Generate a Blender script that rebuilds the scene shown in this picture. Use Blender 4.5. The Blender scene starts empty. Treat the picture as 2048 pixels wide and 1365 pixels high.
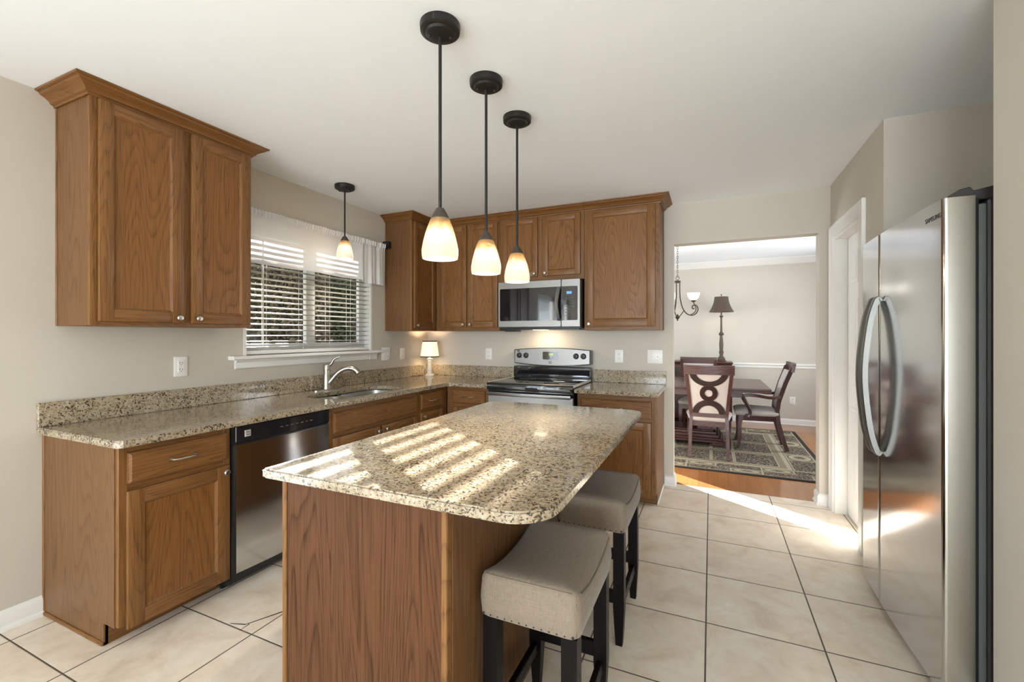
import bpy, bmesh, math, random
from mathutils import Vector, Matrix
PI = math.pi
R = math.radians
random.seed(11)
SC = bpy.context.scene
COL = SC.collection

# ------------------------------------------------------------------ camera
F_PX, X0, Y0 = 888.35, 1020.67, 672.01
cd = bpy.data.cameras.new('camera')
cd.sensor_width = 36.0
cd.lens = F_PX * 36.0 / 2048.0
cd.shift_x = (1024.0 - X0) / 2048.0
cd.shift_y = (Y0 - 682.5) / 2048.0
cd.clip_start = 0.02
cam = bpy.data.objects.new('camera', cd)
COL.objects.link(cam)
cam.location = (2.8424, -4.0811, 1.2978)
cam.rotation_euler = (PI / 2, 0, 0.424)
SC.camera = cam

# ------------------------------------------------------------------ world, sun, daylight, exposure
SC.view_settings.view_transform = 'Standard'
SC.view_settings.look = 'None'
SC.view_settings.gamma = 1.0
SC.view_settings.use_curve_mapping = False
SC.view_settings.exposure = 0.62
SC.cycles.use_denoising = True
SC.cycles.max_bounces = 10
SC.cycles.diffuse_bounces = 6
SC.cycles.glossy_bounces = 4
SC.cycles.transparent_max_bounces = 16
SC.cycles.sample_clamp_indirect = 6.0
SC.cycles.caustics_reflective = False
SC.cycles.caustics_refractive = False

wd = bpy.data.worlds.new('World')
SC.world = wd
wd.use_nodes = True
wt = wd.node_tree
bg = wt.nodes['Background']
sky = wt.nodes.new('ShaderNodeTexSky')
sky.sky_type = 'NISHITA'
sky.sun_disc = False
sky.sun_elevation = R(28)
sky.sun_rotation = R(-54)
wt.links.new(sky.outputs[0], bg.inputs[0])
bg.inputs[1].default_value = 0.13

SUN_EL = R(15.3)
sd = Vector((0.808 * math.cos(SUN_EL), -0.589 * math.cos(SUN_EL), -math.sin(SUN_EL)))
sl = bpy.data.lights.new('sun', 'SUN')
sl.energy = 34.0
sl.angle = R(0.3)
sl.color = (1.0, 0.985, 0.97)
so = bpy.data.objects.new('sun', sl)
COL.objects.link(so)
so.rotation_euler = sd.to_track_quat('-Z', 'Y').to_euler()
so.location = (-8, 6, 6)


def area_light(name, loc, direction, sx, sy, power, color):
    l = bpy.data.lights.new(name, 'AREA')
    l.shape = 'RECTANGLE'
    l.size, l.size_y = sx, sy
    l.energy = power
    l.color = color
    o = bpy.data.objects.new(name, l)
    COL.objects.link(o)
    o.location = loc
    o.rotation_euler = Vector(direction).to_track_quat('-Z', 'Y').to_euler()
    return o


# area lamps: daylight by patio doors and dining windows, plus an added rear fill
area_light('daylight_patio', (-0.22, -5.25, 1.08), (1, 0, 0.3), 2.1, 2.0, 45, (0.80, 0.90, 1.0))
area_light('fill_rear', (3.2, -11.22, 1.30), (0, 1, 0.25), 4.6, 1.85, 375, (0.82, 0.91, 1.0))  # fill lamp added to even out the room, tipped up towards the ceiling
area_light('daylight_dining', (-0.24, 1.75, 1.45), (1, 0, 0), 0.9, 1.1, 48, (0.86, 0.93, 1.0))
area_light('daylight_dining_side', (4.96, 1.9, 1.35), (-1, 0, 0), 1.5, 1.5, 44, (0.92, 0.96, 1.0))


# ------------------------------------------------------------------ materials
def new_mat(name):
    m = bpy.data.materials.new(name)
    m.use_nodes = True
    nt = m.node_tree
    return m, nt, nt.nodes['Principled BSDF']


def nd(nt, typ, props=None, **ins):
    n = nt.nodes.new('ShaderNode' + typ)
    if props:
        for k, v in props.items():
            setattr(n, k, v)
    for k, v in ins.items():
        key = k.replace('_', ' ')
        s = n.inputs[int(k[1:])] if k[0] == 'i' and k[1:].isdigit() else n.inputs[key]
        if isinstance(v, bpy.types.NodeSocket):
            nt.links.new(v, s)
        else:
            s.default_value = v
    return n


def ramp(nt, fac, stops, interp='LINEAR'):
    n = nt.nodes.new('ShaderNodeValToRGB')
    n.color_ramp.interpolation = interp
    e = n.color_ramp.elements
    while len(e) < len(stops):
        e.new(0.5)
    for el, (p, c) in zip(e, stops):
        el.position = p
        el.color = (c[0], c[1], c[2], 1) if not isinstance(c, (int, float)) else (c, c, c, 1)
    nt.links.new(fac, n.inputs[0])
    return n.outputs[0]


def mixc(nt, fac, a, b, mode='MIX'):
    n = nt.nodes.new('ShaderNodeMix')
    n.data_type = 'RGBA'
    n.blend_type = mode
    for sock, v in ((n.inputs[0], fac), (n.inputs[6], a), (n.inputs[7], b)):
        if isinstance(v, bpy.types.NodeSocket):
            nt.links.new(v, sock)
        elif isinstance(v, (int, float)):
            sock.default_value = v
        else:
            sock.default_value = (v[0], v[1], v[2], 1)
    return n.outputs[2]


def math_(nt, op, a, b=None, c=None):
    n = nt.nodes.new('ShaderNodeMath')
    n.operation = op
    for i, v in enumerate((a, b, c)):
        if v is None:
            continue
        if isinstance(v, bpy.types.NodeSocket):
            nt.links.new(v, n.inputs[i])
        else:
            n.inputs[i].default_value = v
    return n.outputs[0]


def objco(nt, scale=(1, 1, 1), loc=(0, 0, 0), rnd=0.0):
    tc = nt.nodes.new('ShaderNodeTexCoord')
    mp = nt.nodes.new('ShaderNodeMapping')
    mp.inputs['Scale'].default_value = scale
    mp.inputs['Location'].default_value = loc
    src = tc.outputs['Object']
    if rnd:
        oi = nt.nodes.new('ShaderNodeObjectInfo')
        va = nt.nodes.new('ShaderNodeVectorMath')
        va.operation = 'MULTIPLY_ADD'
        cmb = nt.nodes.new('ShaderNodeCombineXYZ')
        for i in range(3):
            nt.links.new(oi.outputs['Random'], cmb.inputs[i])
        nt.links.new(cmb.outputs[0], va.inputs[0])
        va.inputs[1].default_value = (rnd, rnd * 1.7, rnd * 2.3)
        nt.links.new(src, va.inputs[2])
        src = va.outputs[0]
    nt.links.new(src, mp.inputs[0])
    return mp.outputs[0]


def bump(nt, p, h, strength=0.2, dist=0.01):
    b = nt.nodes.new('ShaderNodeBump')
    b.inputs['Strength'].default_value = strength
    b.inputs['Distance'].default_value = dist
    nt.links.new(h, b.inputs['Height'])
    nt.links.new(b.outputs[0], p.inputs['Normal'])


def plain(name, col, rough=0.5, metal=0.0, noise=0.0, nscale=20.0, spec=None, coat=0.0):
    m, nt, p = new_mat(name)
    p.inputs['Roughness'].default_value = rough
    p.inputs['Metallic'].default_value = metal
    if spec is not None:
        p.inputs['Specular IOR Level'].default_value = spec
    if coat:
        p.inputs['Coat Weight'].default_value = coat
        p.inputs['Coat Roughness'].default_value = 0.05
    v = objco(nt)
    n = nd(nt, 'TexNoise', Vector=v, Scale=nscale, Detail=3.0)
    d = noise if noise else 0.02
    c = mixc(nt, n.outputs[0], [max(0, x * (1 - d)) for x in col], [x * (1 + d) for x in col])
    nt.links.new(c, p.inputs['Base Color'])
    return m


def wood(name, axis, light, mid, dark, rough=0.40, rings=13.0, across=7.0, along=0.65, pores=0.6, coat=0.05, lines=0.8, spec=0.32):
    """plain-sawn grain: contour lines of a stretched noise, plus fine pores; axis is the grain direction"""
    m, nt, p = new_mat(name)
    sc = [across] * 3
    sc['xyz'.index(axis)] = along
    v = objco(nt, sc, rnd=7.0)
    n = nd(nt, 'TexNoise', Vector=v, Scale=1.0, Detail=1.6, Roughness=0.45, Distortion=0.25)
    k = math_(nt, 'MULTIPLY', n.outputs[0], rings * 2.6)
    fr = math_(nt, 'FRACT', k)
    grain = ramp(nt, fr, [(0.0, 1.0), (0.10, 0.62), (0.34, 0.14), (0.72, 0.0), (0.93, 0.22), (1.0, 1.0)])
    sp = [230.0] * 3
    sp['xyz'.index(axis)] = 5.0
    pv = objco(nt, sp, rnd=3.0)
    pn = nd(nt, 'TexNoise', Vector=pv, Scale=1.0, Detail=2.0)
    pr = ramp(nt, pn.outputs[0], [(0.46, 0.0), (0.62, 1.0)])
    bn = nd(nt, 'TexNoise', Vector=objco(nt, [s * 0.35 for s in sc], rnd=11.0), Scale=1.0, Detail=2.0)
    base = mixc(nt, ramp(nt, bn.outputs[0], [(0.3, 0.0), (0.7, 1.0)]), light, mid)
    gr = math_(nt, 'MULTIPLY', grain, math_(nt, 'MULTIPLY_ADD', pr, 0.55, 0.45))
    col = mixc(nt, math_(nt, 'MULTIPLY', gr, lines), base, dark)
    col = mixc(nt, math_(nt, 'MULTIPLY', pr, pores * 0.55), col, dark)
    nt.links.new(col, p.inputs['Base Color'])
    rr = math_(nt, 'MULTIPLY_ADD', gr, 0.15, rough)
    nt.links.new(rr, p.inputs['Roughness'])
    p.inputs['Coat Weight'].default_value = coat
    p.inputs['Coat Roughness'].default_value = 0.22
    p.inputs['Specular IOR Level'].default_value = spec
    bump(nt, p, math_(nt, 'SUBTRACT', 1.0, gr), 0.12, 0.002)
    return m


M = {}
OAK = ((0.2364, 0.1113, 0.0349), (0.1987, 0.0884, 0.0267), (0.0755, 0.0288, 0.0082))
M['oak_v'] = wood('oak_vertical', 'z', *OAK)
M['oak_h'] = wood('oak_horizontal', 'x', *OAK)
M['oak_panel'] = wood('oak_panel', 'z', (0.2438, 0.1082, 0.0295), (0.2070, 0.0864, 0.0225), (0.0828, 0.0307, 0.0077), across=4.2, along=0.55, rings=13)
M['oak_side'] = wood('oak_veneer', 'z', (0.1801, 0.0898, 0.0339), (0.1580, 0.0756, 0.0272), (0.0758, 0.0309, 0.0106), rough=0.45, across=4.2, along=0.5, rings=11.0, lines=0.55)
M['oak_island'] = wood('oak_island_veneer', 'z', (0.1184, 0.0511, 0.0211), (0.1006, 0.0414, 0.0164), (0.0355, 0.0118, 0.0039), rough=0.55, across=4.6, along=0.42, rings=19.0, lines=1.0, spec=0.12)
M['oak_crown'] = wood('oak_crown', 'x', (0.2112, 0.0953, 0.0257), (0.1774, 0.0762, 0.0202), (0.0760, 0.0290, 0.0080), lines=0.5)
M['oak_crown_y'] = wood('oak_crown_return', 'y', (0.2112, 0.0953, 0.0257), (0.1774, 0.0762, 0.0202), (0.0760, 0.0290, 0.0080), lines=0.5)
M['mahogany'] = wood('mahogany', 'z', (0.075, 0.022, 0.016), (0.055, 0.016, 0.013), (0.022, 0.008, 0.007), rough=0.36, coat=0.15)
M['fret_wood'] = wood('dark_fretwork', 'z', (0.040, 0.016, 0.012), (0.030, 0.012, 0.010), (0.012, 0.006, 0.005), rough=0.33, coat=0.15)
M['mahogany_h'] = wood('mahogany_horizontal', 'x', (0.085, 0.026, 0.019), (0.060, 0.018, 0.014), (0.024, 0.009, 0.007), rough=0.30, coat=0.2)
M['espresso'] = wood('espresso_wood', 'z', (0.006, 0.0042, 0.0035), (0.005, 0.0035, 0.003), (0.002, 0.0016, 0.0014), rough=0.35, coat=0.0, spec=0.15)

M['wall'] = plain('wall_paint', (0.545, 0.508, 0.440), 0.75, noise=0.015, nscale=3)
M['ceiling'] = plain('ceiling_paint', (0.855, 0.90, 0.95), 0.85, noise=0.01, nscale=4)
M['trim'] = plain('trim_paint', (0.78, 0.775, 0.75), 0.35, noise=0.01)
M['white_plastic'] = plain('white_plastic', (0.80, 0.79, 0.76), 0.35)
M['blind'] = plain('blind_slat', (0.42, 0.40, 0.345), 0.5)
M['ivory'] = plain('ivory_plastic', (0.78, 0.74, 0.64), 0.35)
M['slot'] = plain('dark_slot', (0.03, 0.028, 0.026), 0.6)
M['black_glass'] = plain('black_glass', (0.010, 0.011, 0.013), 0.04, spec=0.6, coat=0.5)
M['black_plastic'] = plain('black_plastic', (0.015, 0.015, 0.016), 0.28)
M['black_enamel'] = plain('black_enamel', (0.012, 0.013, 0.016), 0.12, coat=0.6)
M['dark_steel'] = plain('dark_side_panel', (0.030, 0.028, 0.027), 0.45)
M['bronze'] = plain('dark_bronze', (0.022, 0.020, 0.018), 0.42, metal=0.5, noise=0.2, nscale=60)
M['cap_bronze'] = plain('brushed_bronze', (0.085, 0.072, 0.062), 0.45, metal=0.6, noise=0.25, nscale=80)
M['iron'] = plain('aged_iron', (0.060, 0.050, 0.040), 0.5, metal=0.4, noise=0.35, nscale=70)
M['handle_steel'] = plain('satin_handle_steel', (0.20, 0.198, 0.185), 0.40, metal=1.0)
M['nickel'] = plain('satin_nickel', (0.42, 0.39, 0.345), 0.33, metal=1.0)
M['gum'] = plain('grey_gasket', (0.10, 0.11, 0.10), 0.5)
M['logo'] = plain('logo_silver', (0.55, 0.53, 0.50), 0.35, metal=0.3)
M['lettering'] = plain('grey_lettering', (0.055, 0.05, 0.048), 0.45)
M['lamp_trim'] = plain('brown_lamp_trim', (0.05, 0.038, 0.028), 0.7)
M['lamp_white'] = plain('white_painted_wood', (0.72, 0.68, 0.60), 0.45)
M['cord'] = plain('clear_cord', (0.62, 0.55, 0.42), 0.4)
M['crack'] = plain('grout_crack', (0.05, 0.04, 0.032), 0.8)
M['lampbase'] = plain('aged_lamp_base', (0.085, 0.060, 0.040), 0.55, noise=0.4, nscale=40)
M['bark'] = plain('bark', (0.075, 0.058, 0.045), 0.9, noise=0.4, nscale=12)
M['rug_black'] = plain('rug_black', (0.016, 0.013, 0.012), 0.95)
M['rug_cream'] = plain('rug_cream', (0.36, 0.31, 0.22), 0.95, noise=0.15, nscale=60)
M['rug_sage'] = plain('rug_sage', (0.215, 0.178, 0.115), 0.95, noise=0.2, nscale=80)
M['foam'] = plain('white_edge', (0.8, 0.8, 0.8), 0.5)


def steel(name, base, rough, axis='z'):
    m, nt, p = new_mat(name)
    p.inputs['Metallic'].default_value = 1.0
    s = [600.0] * 3
    s['xyz'.index(axis)] = 1.2
    n = nd(nt, 'TexNoise', Vector=objco(nt, s), Scale=1.0, Detail=2.0)
    c = mixc(nt, n.outputs[0], [b * 0.94 for b in base], [b * 1.05 for b in base])
    nt.links.new(c, p.inputs['Base Color'])
    nt.links.new(math_(nt, 'MULTIPLY_ADD', n.outputs[0], 0.06, rough - 0.03), p.inputs['Roughness'])
    return m


M['steel'] = steel('stainless_steel', (0.60, 0.61, 0.62), 0.14, 'y')
M['steel_dimmed'] = steel('stainless_dimmed_edge', (0.36, 0.34, 0.29), 0.32, 'z')  # same steel as the doors, colour darkened to mute the rear room reflection
M['steel_x'] = steel('stainless_steel_horizontal', (0.31, 0.308, 0.302), 0.36, 'x')
M['steel_bowl'] = steel('sink_steel', (0.62, 0.61, 0.58), 0.28, 'x')


def granite():
    m, nt, p = new_mat('granite')
    v = objco(nt, (1, 1, 1))
    warp = nd(nt, 'TexNoise', Vector=v, Scale=22.0, Detail=3.0)
    wv = nt.nodes.new('ShaderNodeVectorMath')
    wv.operation = 'MULTIPLY_ADD'
    nt.links.new(warp.outputs['Color'], wv.inputs[0])
    wv.inputs[1].default_value = (0.035, 0.035, 0.035)
    nt.links.new(v, wv.inputs[2])
    n1 = nd(nt, 'TexNoise', Vector=wv.outputs[0], Scale=60.0, Detail=4.0, Roughness=0.6)
    base = ramp(nt, n1.outputs[0], [(0.28, (0.17, 0.120, 0.070)), (0.38, (0.300, 0.230, 0.145)),
                                    (0.48, (0.375, 0.305, 0.205)), (0.60, (0.42, 0.36, 0.265)), (0.74, (0.47, 0.43, 0.365))])
    n2 = nd(nt, 'TexNoise', Vector=wv.outputs[0], Scale=112.0, Detail=3.0, Roughness=0.6, Distortion=0.4)
    n3 = nd(nt, 'TexNoise', Vector=v, Scale=13.0, Detail=2.0)
    th = math_(nt, 'MULTIPLY_ADD', n3.outputs[0], 0.22, n2.outputs[0])
    dk = ramp(nt, th, [(0.655, 0.0), (0.700, 1.0)])
    c = mixc(nt, math_(nt, 'MULTIPLY', dk, 0.92), base, (0.034, 0.022, 0.015))
    vo = nd(nt, 'TexVoronoi', Vector=wv.outputs[0], Scale=120.0)
    gr = ramp(nt, vo.outputs['Distance'], [(0.10, 1.0), (0.24, 0.0)])
    n4 = nd(nt, 'TexNoise', Vector=v, Scale=30.0, Detail=2.0)
    gm = math_(nt, 'MULTIPLY', gr, ramp(nt, n4.outputs[0], [(0.44, 0.0), (0.54, 0.85)]))
    c = mixc(nt, gm, c, (0.10, 0.078, 0.058))
    nt.links.new(c, p.inputs['Base Color'])
    p.inputs['Roughness'].default_value = 0.12
    p.inputs['Coat Weight'].default_value = 0.25
    p.inputs['Coat Roughness'].default_value = 0.04
    return m


M['granite'] = granite()


def tiles():
    m, nt, p = new_mat('floor_tile')
    tc = nt.nodes.new('ShaderNodeTexCoord')
    sx = nt.nodes.new('ShaderNodeSeparateXYZ')
    nt.links.new(tc.outputs['Object'], sx.inputs[0])
    S = 0.4493
    gx = math_(nt, 'DIVIDE', math_(nt, 'SUBTRACT', sx.outputs[0], 2.8223), S)
    gy = math_(nt, 'DIVIDE', math_(nt, 'ADD', sx.outputs[1], 0.5385), S)
    dx = math_(nt, 'ABSOLUTE', math_(nt, 'SUBTRACT', gx, math_(nt, 'ROUND', gx)))
    dy = math_(nt, 'ABSOLUTE', math_(nt, 'SUBTRACT', gy, math_(nt, 'ROUND', gy)))
    d = math_(nt, 'MINIMUM', dx, dy)
    g = ramp(nt, d, [(0.0055, 1.0), (0.0085, 0.0)])
    cell = nt.nodes.new('ShaderNodeCombineXYZ')
    nt.links.new(math_(nt, 'FLOOR', gx), cell.inputs[0])
    nt.links.new(math_(nt, 'FLOOR', gy), cell.inputs[1])
    wn = nd(nt, 'TexWhiteNoise', Vector=cell.outputs[0])
    off = nt.nodes.new('ShaderNodeVectorMath')
    off.operation = 'MULTIPLY_ADD'
    nt.links.new(wn.outputs['Color'], off.inputs[0])
    off.inputs[1].default_value = (9, 9, 9)
    nt.links.new(tc.outputs['Object'], off.inputs[2])
    n1 = nd(nt, 'TexNoise', Vector=off.outputs[0], Scale=5.5, Detail=6.0, Roughness=0.62, Distortion=0.5)
    n2 = nd(nt, 'TexNoise', Vector=off.outputs[0], Scale=26.0, Detail=5.0, Roughness=0.7)
    c = ramp(nt, n1.outputs[0], [(0.30, (0.65, 0.545, 0.420)), (0.45, (0.78, 0.675, 0.545)), (0.58, (0.83, 0.745, 0.625)), (0.72, (0.86, 0.79, 0.69))])
    c = mixc(nt, math_(nt, 'MULTIPLY', ramp(nt, n2.outputs[0], [(0.50, 0.0), (0.72, 1.0)]), 0.28), c, (0.60, 0.49, 0.36))
    c = mixc(nt, g, c, (0.085, 0.064, 0.046))
    nt.links.new(c, p.inputs['Base Color'])
    nt.links.new(math_(nt, 'MULTIPLY_ADD', g, 0.5, 0.33), p.inputs['Roughness'])
    bump(nt, p, math_(nt, 'SUBTRACT', 1.0, g), 0.35, 0.004)
    return m


M['tile'] = tiles()


def hardwood():
    m, nt, p = new_mat('hardwood')
    tc = nt.nodes.new('ShaderNodeTexCoord')
    br = nt.nodes.new('ShaderNodeTexBrick')
    mp = nt.nodes.new('ShaderNodeMapping')
    mp.inputs['Rotation'].default_value = (0, 0, PI / 2)
    nt.links.new(tc.outputs['Object'], mp.inputs[0])
    nt.links.new(mp.outputs[0], br.inputs['Vector'])
    br.inputs['Scale'].default_value = 1.0
    br.inputs['Brick Width'].default_value = 1.1
    br.inputs['Row Height'].default_value = 0.083
    br.inputs['Mortar Size'].default_value = 0.0012
    br.inputs['Mortar Smooth'].default_value = 0.3
    br.inputs['Color1'].default_value = (0.42, 0.185, 0.062, 1)
    br.inputs['Color2'].default_value = (0.34, 0.135, 0.044, 1)
    br.inputs['Mortar'].default_value = (0.26, 0.105, 0.036, 1)
    n = nd(nt, 'TexNoise', Vector=objco(nt, (40, 2.5, 1)), Scale=1.0, Detail=4.0)
    c = mixc(nt, 0.55, br.outputs[0], mixc(nt, n.outputs[0], (0.22, 0.085, 0.03), (0.60, 0.30, 0.12)), 'MULTIPLY')
    c = mixc(nt, 0.55, br.outputs[0], c)
    c = mixc(nt, n.outputs[0], c, mixc(nt, 0.35, c, (0.5, 0.25, 0.09)))
    nt.links.new(c, p.inputs['Base Color'])
    p.inputs['Roughness'].default_value = 0.25
    p.inputs['Coat Weight'].default_value = 0.3
    return m


M['hardwood'] = hardwood()


def fabric(name, a, b, scale=900.0, rough=0.9, slub=True):
    m, nt, p = new_mat(name)
    w1 = nd(nt, 'TexNoise', Vector=objco(nt, (scale, 30, 60)), Scale=1.0, Detail=1.0)
    w2 = nd(nt, 'TexNoise', Vector=objco(nt, (30, scale, scale)), Scale=1.0, Detail=1.0)
    f = math_(nt, 'MULTIPLY_ADD', w1.outputs[0], 0.5, math_(nt, 'MULTIPLY', w2.outputs[0], 0.5))
    c = ramp(nt, f, [(0.36, b), (0.60, a)])
    if slub:
        s = nd(nt, 'TexNoise', Vector=objco(nt, (160, 26, 160)), Scale=1.0, Detail=2.0)
        c = mixc(nt, math_(nt, 'MULTIPLY', ramp(nt, s.outputs[0], [(0.64, 0.0), (0.70, 1.0)]), 0.35), c, [x * 0.5 for x in b])
    nt.links.new(c, p.inputs['Base Color'])
    p.inputs['Roughness'].default_value = rough
    p.inputs['Sheen Weight'].default_value = 0.15
    bump(nt, p, f, 0.25, 0.001)
    return m


M['linen'] = fabric('linen', (0.2400, 0.1900, 0.1387), (0.1800, 0.1391, 0.0985))
M['linen_seam'] = plain('linen_seam', (0.1600, 0.1248, 0.0863), 0.9)
M['upholstery'] = fabric('upholstery', (0.50, 0.455, 0.430), (0.44, 0.40, 0.375), slub=False)
M['shade_brown'] = fabric('brown_silk', (0.085, 0.055, 0.038), (0.06, 0.038, 0.026), rough=0.6, slub=False)
M['leaf_mats'] = None


def floral():
    m, nt, p = new_mat('rug_floral')
    v = objco(nt)
    a = nd(nt, 'TexNoise', Vector=v, Scale=70.0, Detail=3.0, Distortion=1.6)
    b = nd(nt, 'TexVoronoi', Vector=v, Scale=60.0)
    f = math_(nt, 'MULTIPLY_ADD', b.outputs['Distance'], 0.5, a.outputs[0])
    c = ramp(nt, f, [(0.66, (0.016, 0.012, 0.010)), (0.76, (0.045, 0.033, 0.023)), (0.86, (0.24, 0.19, 0.125)), (1.0, (0.36, 0.31, 0.22))])
    nt.links.new(c, p.inputs['Base Color'])
    p.inputs['Roughness'].default_value = 0.95
    return m


M['floral'] = floral()


def glow(name, col, strength, base=(0.8, 0.78, 0.72), zramp=None):
    m, nt, p = new_mat(name)
    p.inputs['Base Color'].default_value = (*base, 1)
    p.inputs['Roughness'].default_value = 0.35
    p.inputs['Emission Strength'].default_value = strength
    if zramp:
        tc = nt.nodes.new('ShaderNodeTexCoord')
        s = nt.nodes.new('ShaderNodeSeparateXYZ')
        nt.links.new(tc.outputs['Generated'], s.inputs[0])
        c = ramp(nt, s.outputs[2], zramp)
        nt.links.new(c, p.inputs['Emission Color'])
    else:
        p.inputs['Emission Color'].default_value = (*col, 1)
    return m


M['shade_glass'] = glow('lit_frosted_glass', None, 0.75, (0.14, 0.12, 0.09),
                        [(0.0, (0.62, 0.53, 0.36)), (0.04, (0.50, 0.47, 0.39)), (0.45, (0.47, 0.445, 0.375)), (0.70, (0.36, 0.30, 0.19)), (0.86, (0.20, 0.145, 0.065)), (1.0, (0.14, 0.095, 0.04))])
M['lampshade'] = glow('lit_linen_shade', (0.55, 0.47, 0.34), 1.0, (0.7, 0.62, 0.5))
M['chand_glass'] = glow('lit_alabaster_glass', (0.70, 0.66, 0.58), 0.9)
M['bulb'] = glow('bulb', (1.0, 0.85, 0.6), 4.0)
M['green_led'] = glow('green_digits', (0.45, 0.65, 0.05), 1.4, (0.02, 0.02, 0.01))
M['blue_led'] = glow('blue_digits', (0.10, 0.28, 0.75), 1.2, (0.01, 0.01, 0.02))


def add_transparency(m, amount, stops=None):
    nt = m.node_tree
    out = nt.nodes['Material Output']
    p = nt.nodes['Principled BSDF']
    tr = nt.nodes.new('ShaderNodeBsdfTransparent')
    if stops:
        tc = nt.nodes.new('ShaderNodeTexCoord')
        s = nt.nodes.new('ShaderNodeSeparateXYZ')
        nt.links.new(tc.outputs['Generated'], s.inputs[0])
        nt.links.new(ramp(nt, s.outputs[2], stops), tr.inputs['Color'])
    mx = nt.nodes.new('ShaderNodeMixShader')
    mx.inputs[0].default_value = amount
    nt.links.new(p.outputs[0], mx.inputs[1])
    nt.links.new(tr.outputs[0], mx.inputs[2])
    nt.links.new(mx.outputs[0], out.inputs[0])


add_transparency(M['shade_glass'], 0.40, [(0.0, (1, 0.97, 0.92)), (0.62, (1, 0.97, 0.92)), (0.80, (0.62, 0.48, 0.28)), (0.95, (0.40, 0.27, 0.11))])


def sheer():
    m = bpy.data.materials.new('sheer_white')
    m.use_nodes = True
    nt = m.node_tree
    nt.nodes.remove(nt.nodes['Principled BSDF'])
    out = nt.nodes['Material Output']
    d = nt.nodes.new('ShaderNodeBsdfDiffuse')
    t = nt.nodes.new('ShaderNodeBsdfTranslucent')
    tr = nt.nodes.new('ShaderNodeBsdfTransparent')
    for n in (d, t):
        n.inputs['Color'].default_value = (0.82, 0.83, 0.85, 1)
    w = nd(nt, 'TexNoise', Vector=objco(nt, (1, 900, 900)), Scale=1.0, Detail=1.0)
    a = nt.nodes.new('ShaderNodeMixShader')
    a.inputs[0].default_value = 0.13
    nt.links.new(d.outputs[0], a.inputs[1])
    nt.links.new(t.outputs[0], a.inputs[2])
    b = nt.nodes.new('ShaderNodeMixShader')
    nt.links.new(math_(nt, 'MULTIPLY_ADD', w.outputs[0], 0.08, 0.02), b.inputs[0])
    nt.links.new(a.outputs[0], b.inputs[1])
    nt.links.new(tr.outputs[0], b.inputs[2])
    nt.links.new(b.outputs[0], out.inputs[0])
    return m


M['sheer'] = sheer()


def pane():
    m = bpy.data.materials.new('window_glass')
    m.use_nodes = True
    nt = m.node_tree
    nt.nodes.remove(nt.nodes['Principled BSDF'])
    out = nt.nodes['Material Output']
    tr = nt.nodes.new('ShaderNodeBsdfTransparent')
    gl = nt.nodes.new('ShaderNodeBsdfGlossy')
    gl.inputs['Roughness'].default_value = 0.02
    lw = nt.nodes.new('ShaderNodeLayerWeight')
    lw.inputs[0].default_value = 0.15
    mx = nt.nodes.new('ShaderNodeMixShader')
    nt.links.new(math_(nt, 'MULTIPLY', lw.outputs['Fresnel'], 0.4), mx.inputs[0])
    nt.links.new(tr.outputs[0], mx.inputs[1])
    nt.links.new(gl.outputs[0], mx.inputs[2])
    nt.links.new(mx.outputs[0], out.inputs[0])
    return m


M['pane'] = pane()


def foliage(name, a, b):
    m, nt, p = new_mat(name)
    n = nd(nt, 'TexNoise', Vector=objco(nt), Scale=6.0, Detail=3.0)
    nt.links.new(mixc(nt, ramp(nt, n.outputs[0], [(0.35, 0.0), (0.65, 1.0)]), a, b), p.inputs['Base Color'])
    p.inputs['Roughness'].default_value = 0.7
    return m


M['leaf'] = foliage('foliage', (0.105, 0.080, 0.050), (0.17, 0.135, 0.085))
M['leaf2'] = foliage('foliage_green', (0.06, 0.075, 0.035), (0.12, 0.135, 0.065))
M['grass'] = foliage('lawn', (0.20, 0.24, 0.12), (0.30, 0.32, 0.20))


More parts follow.
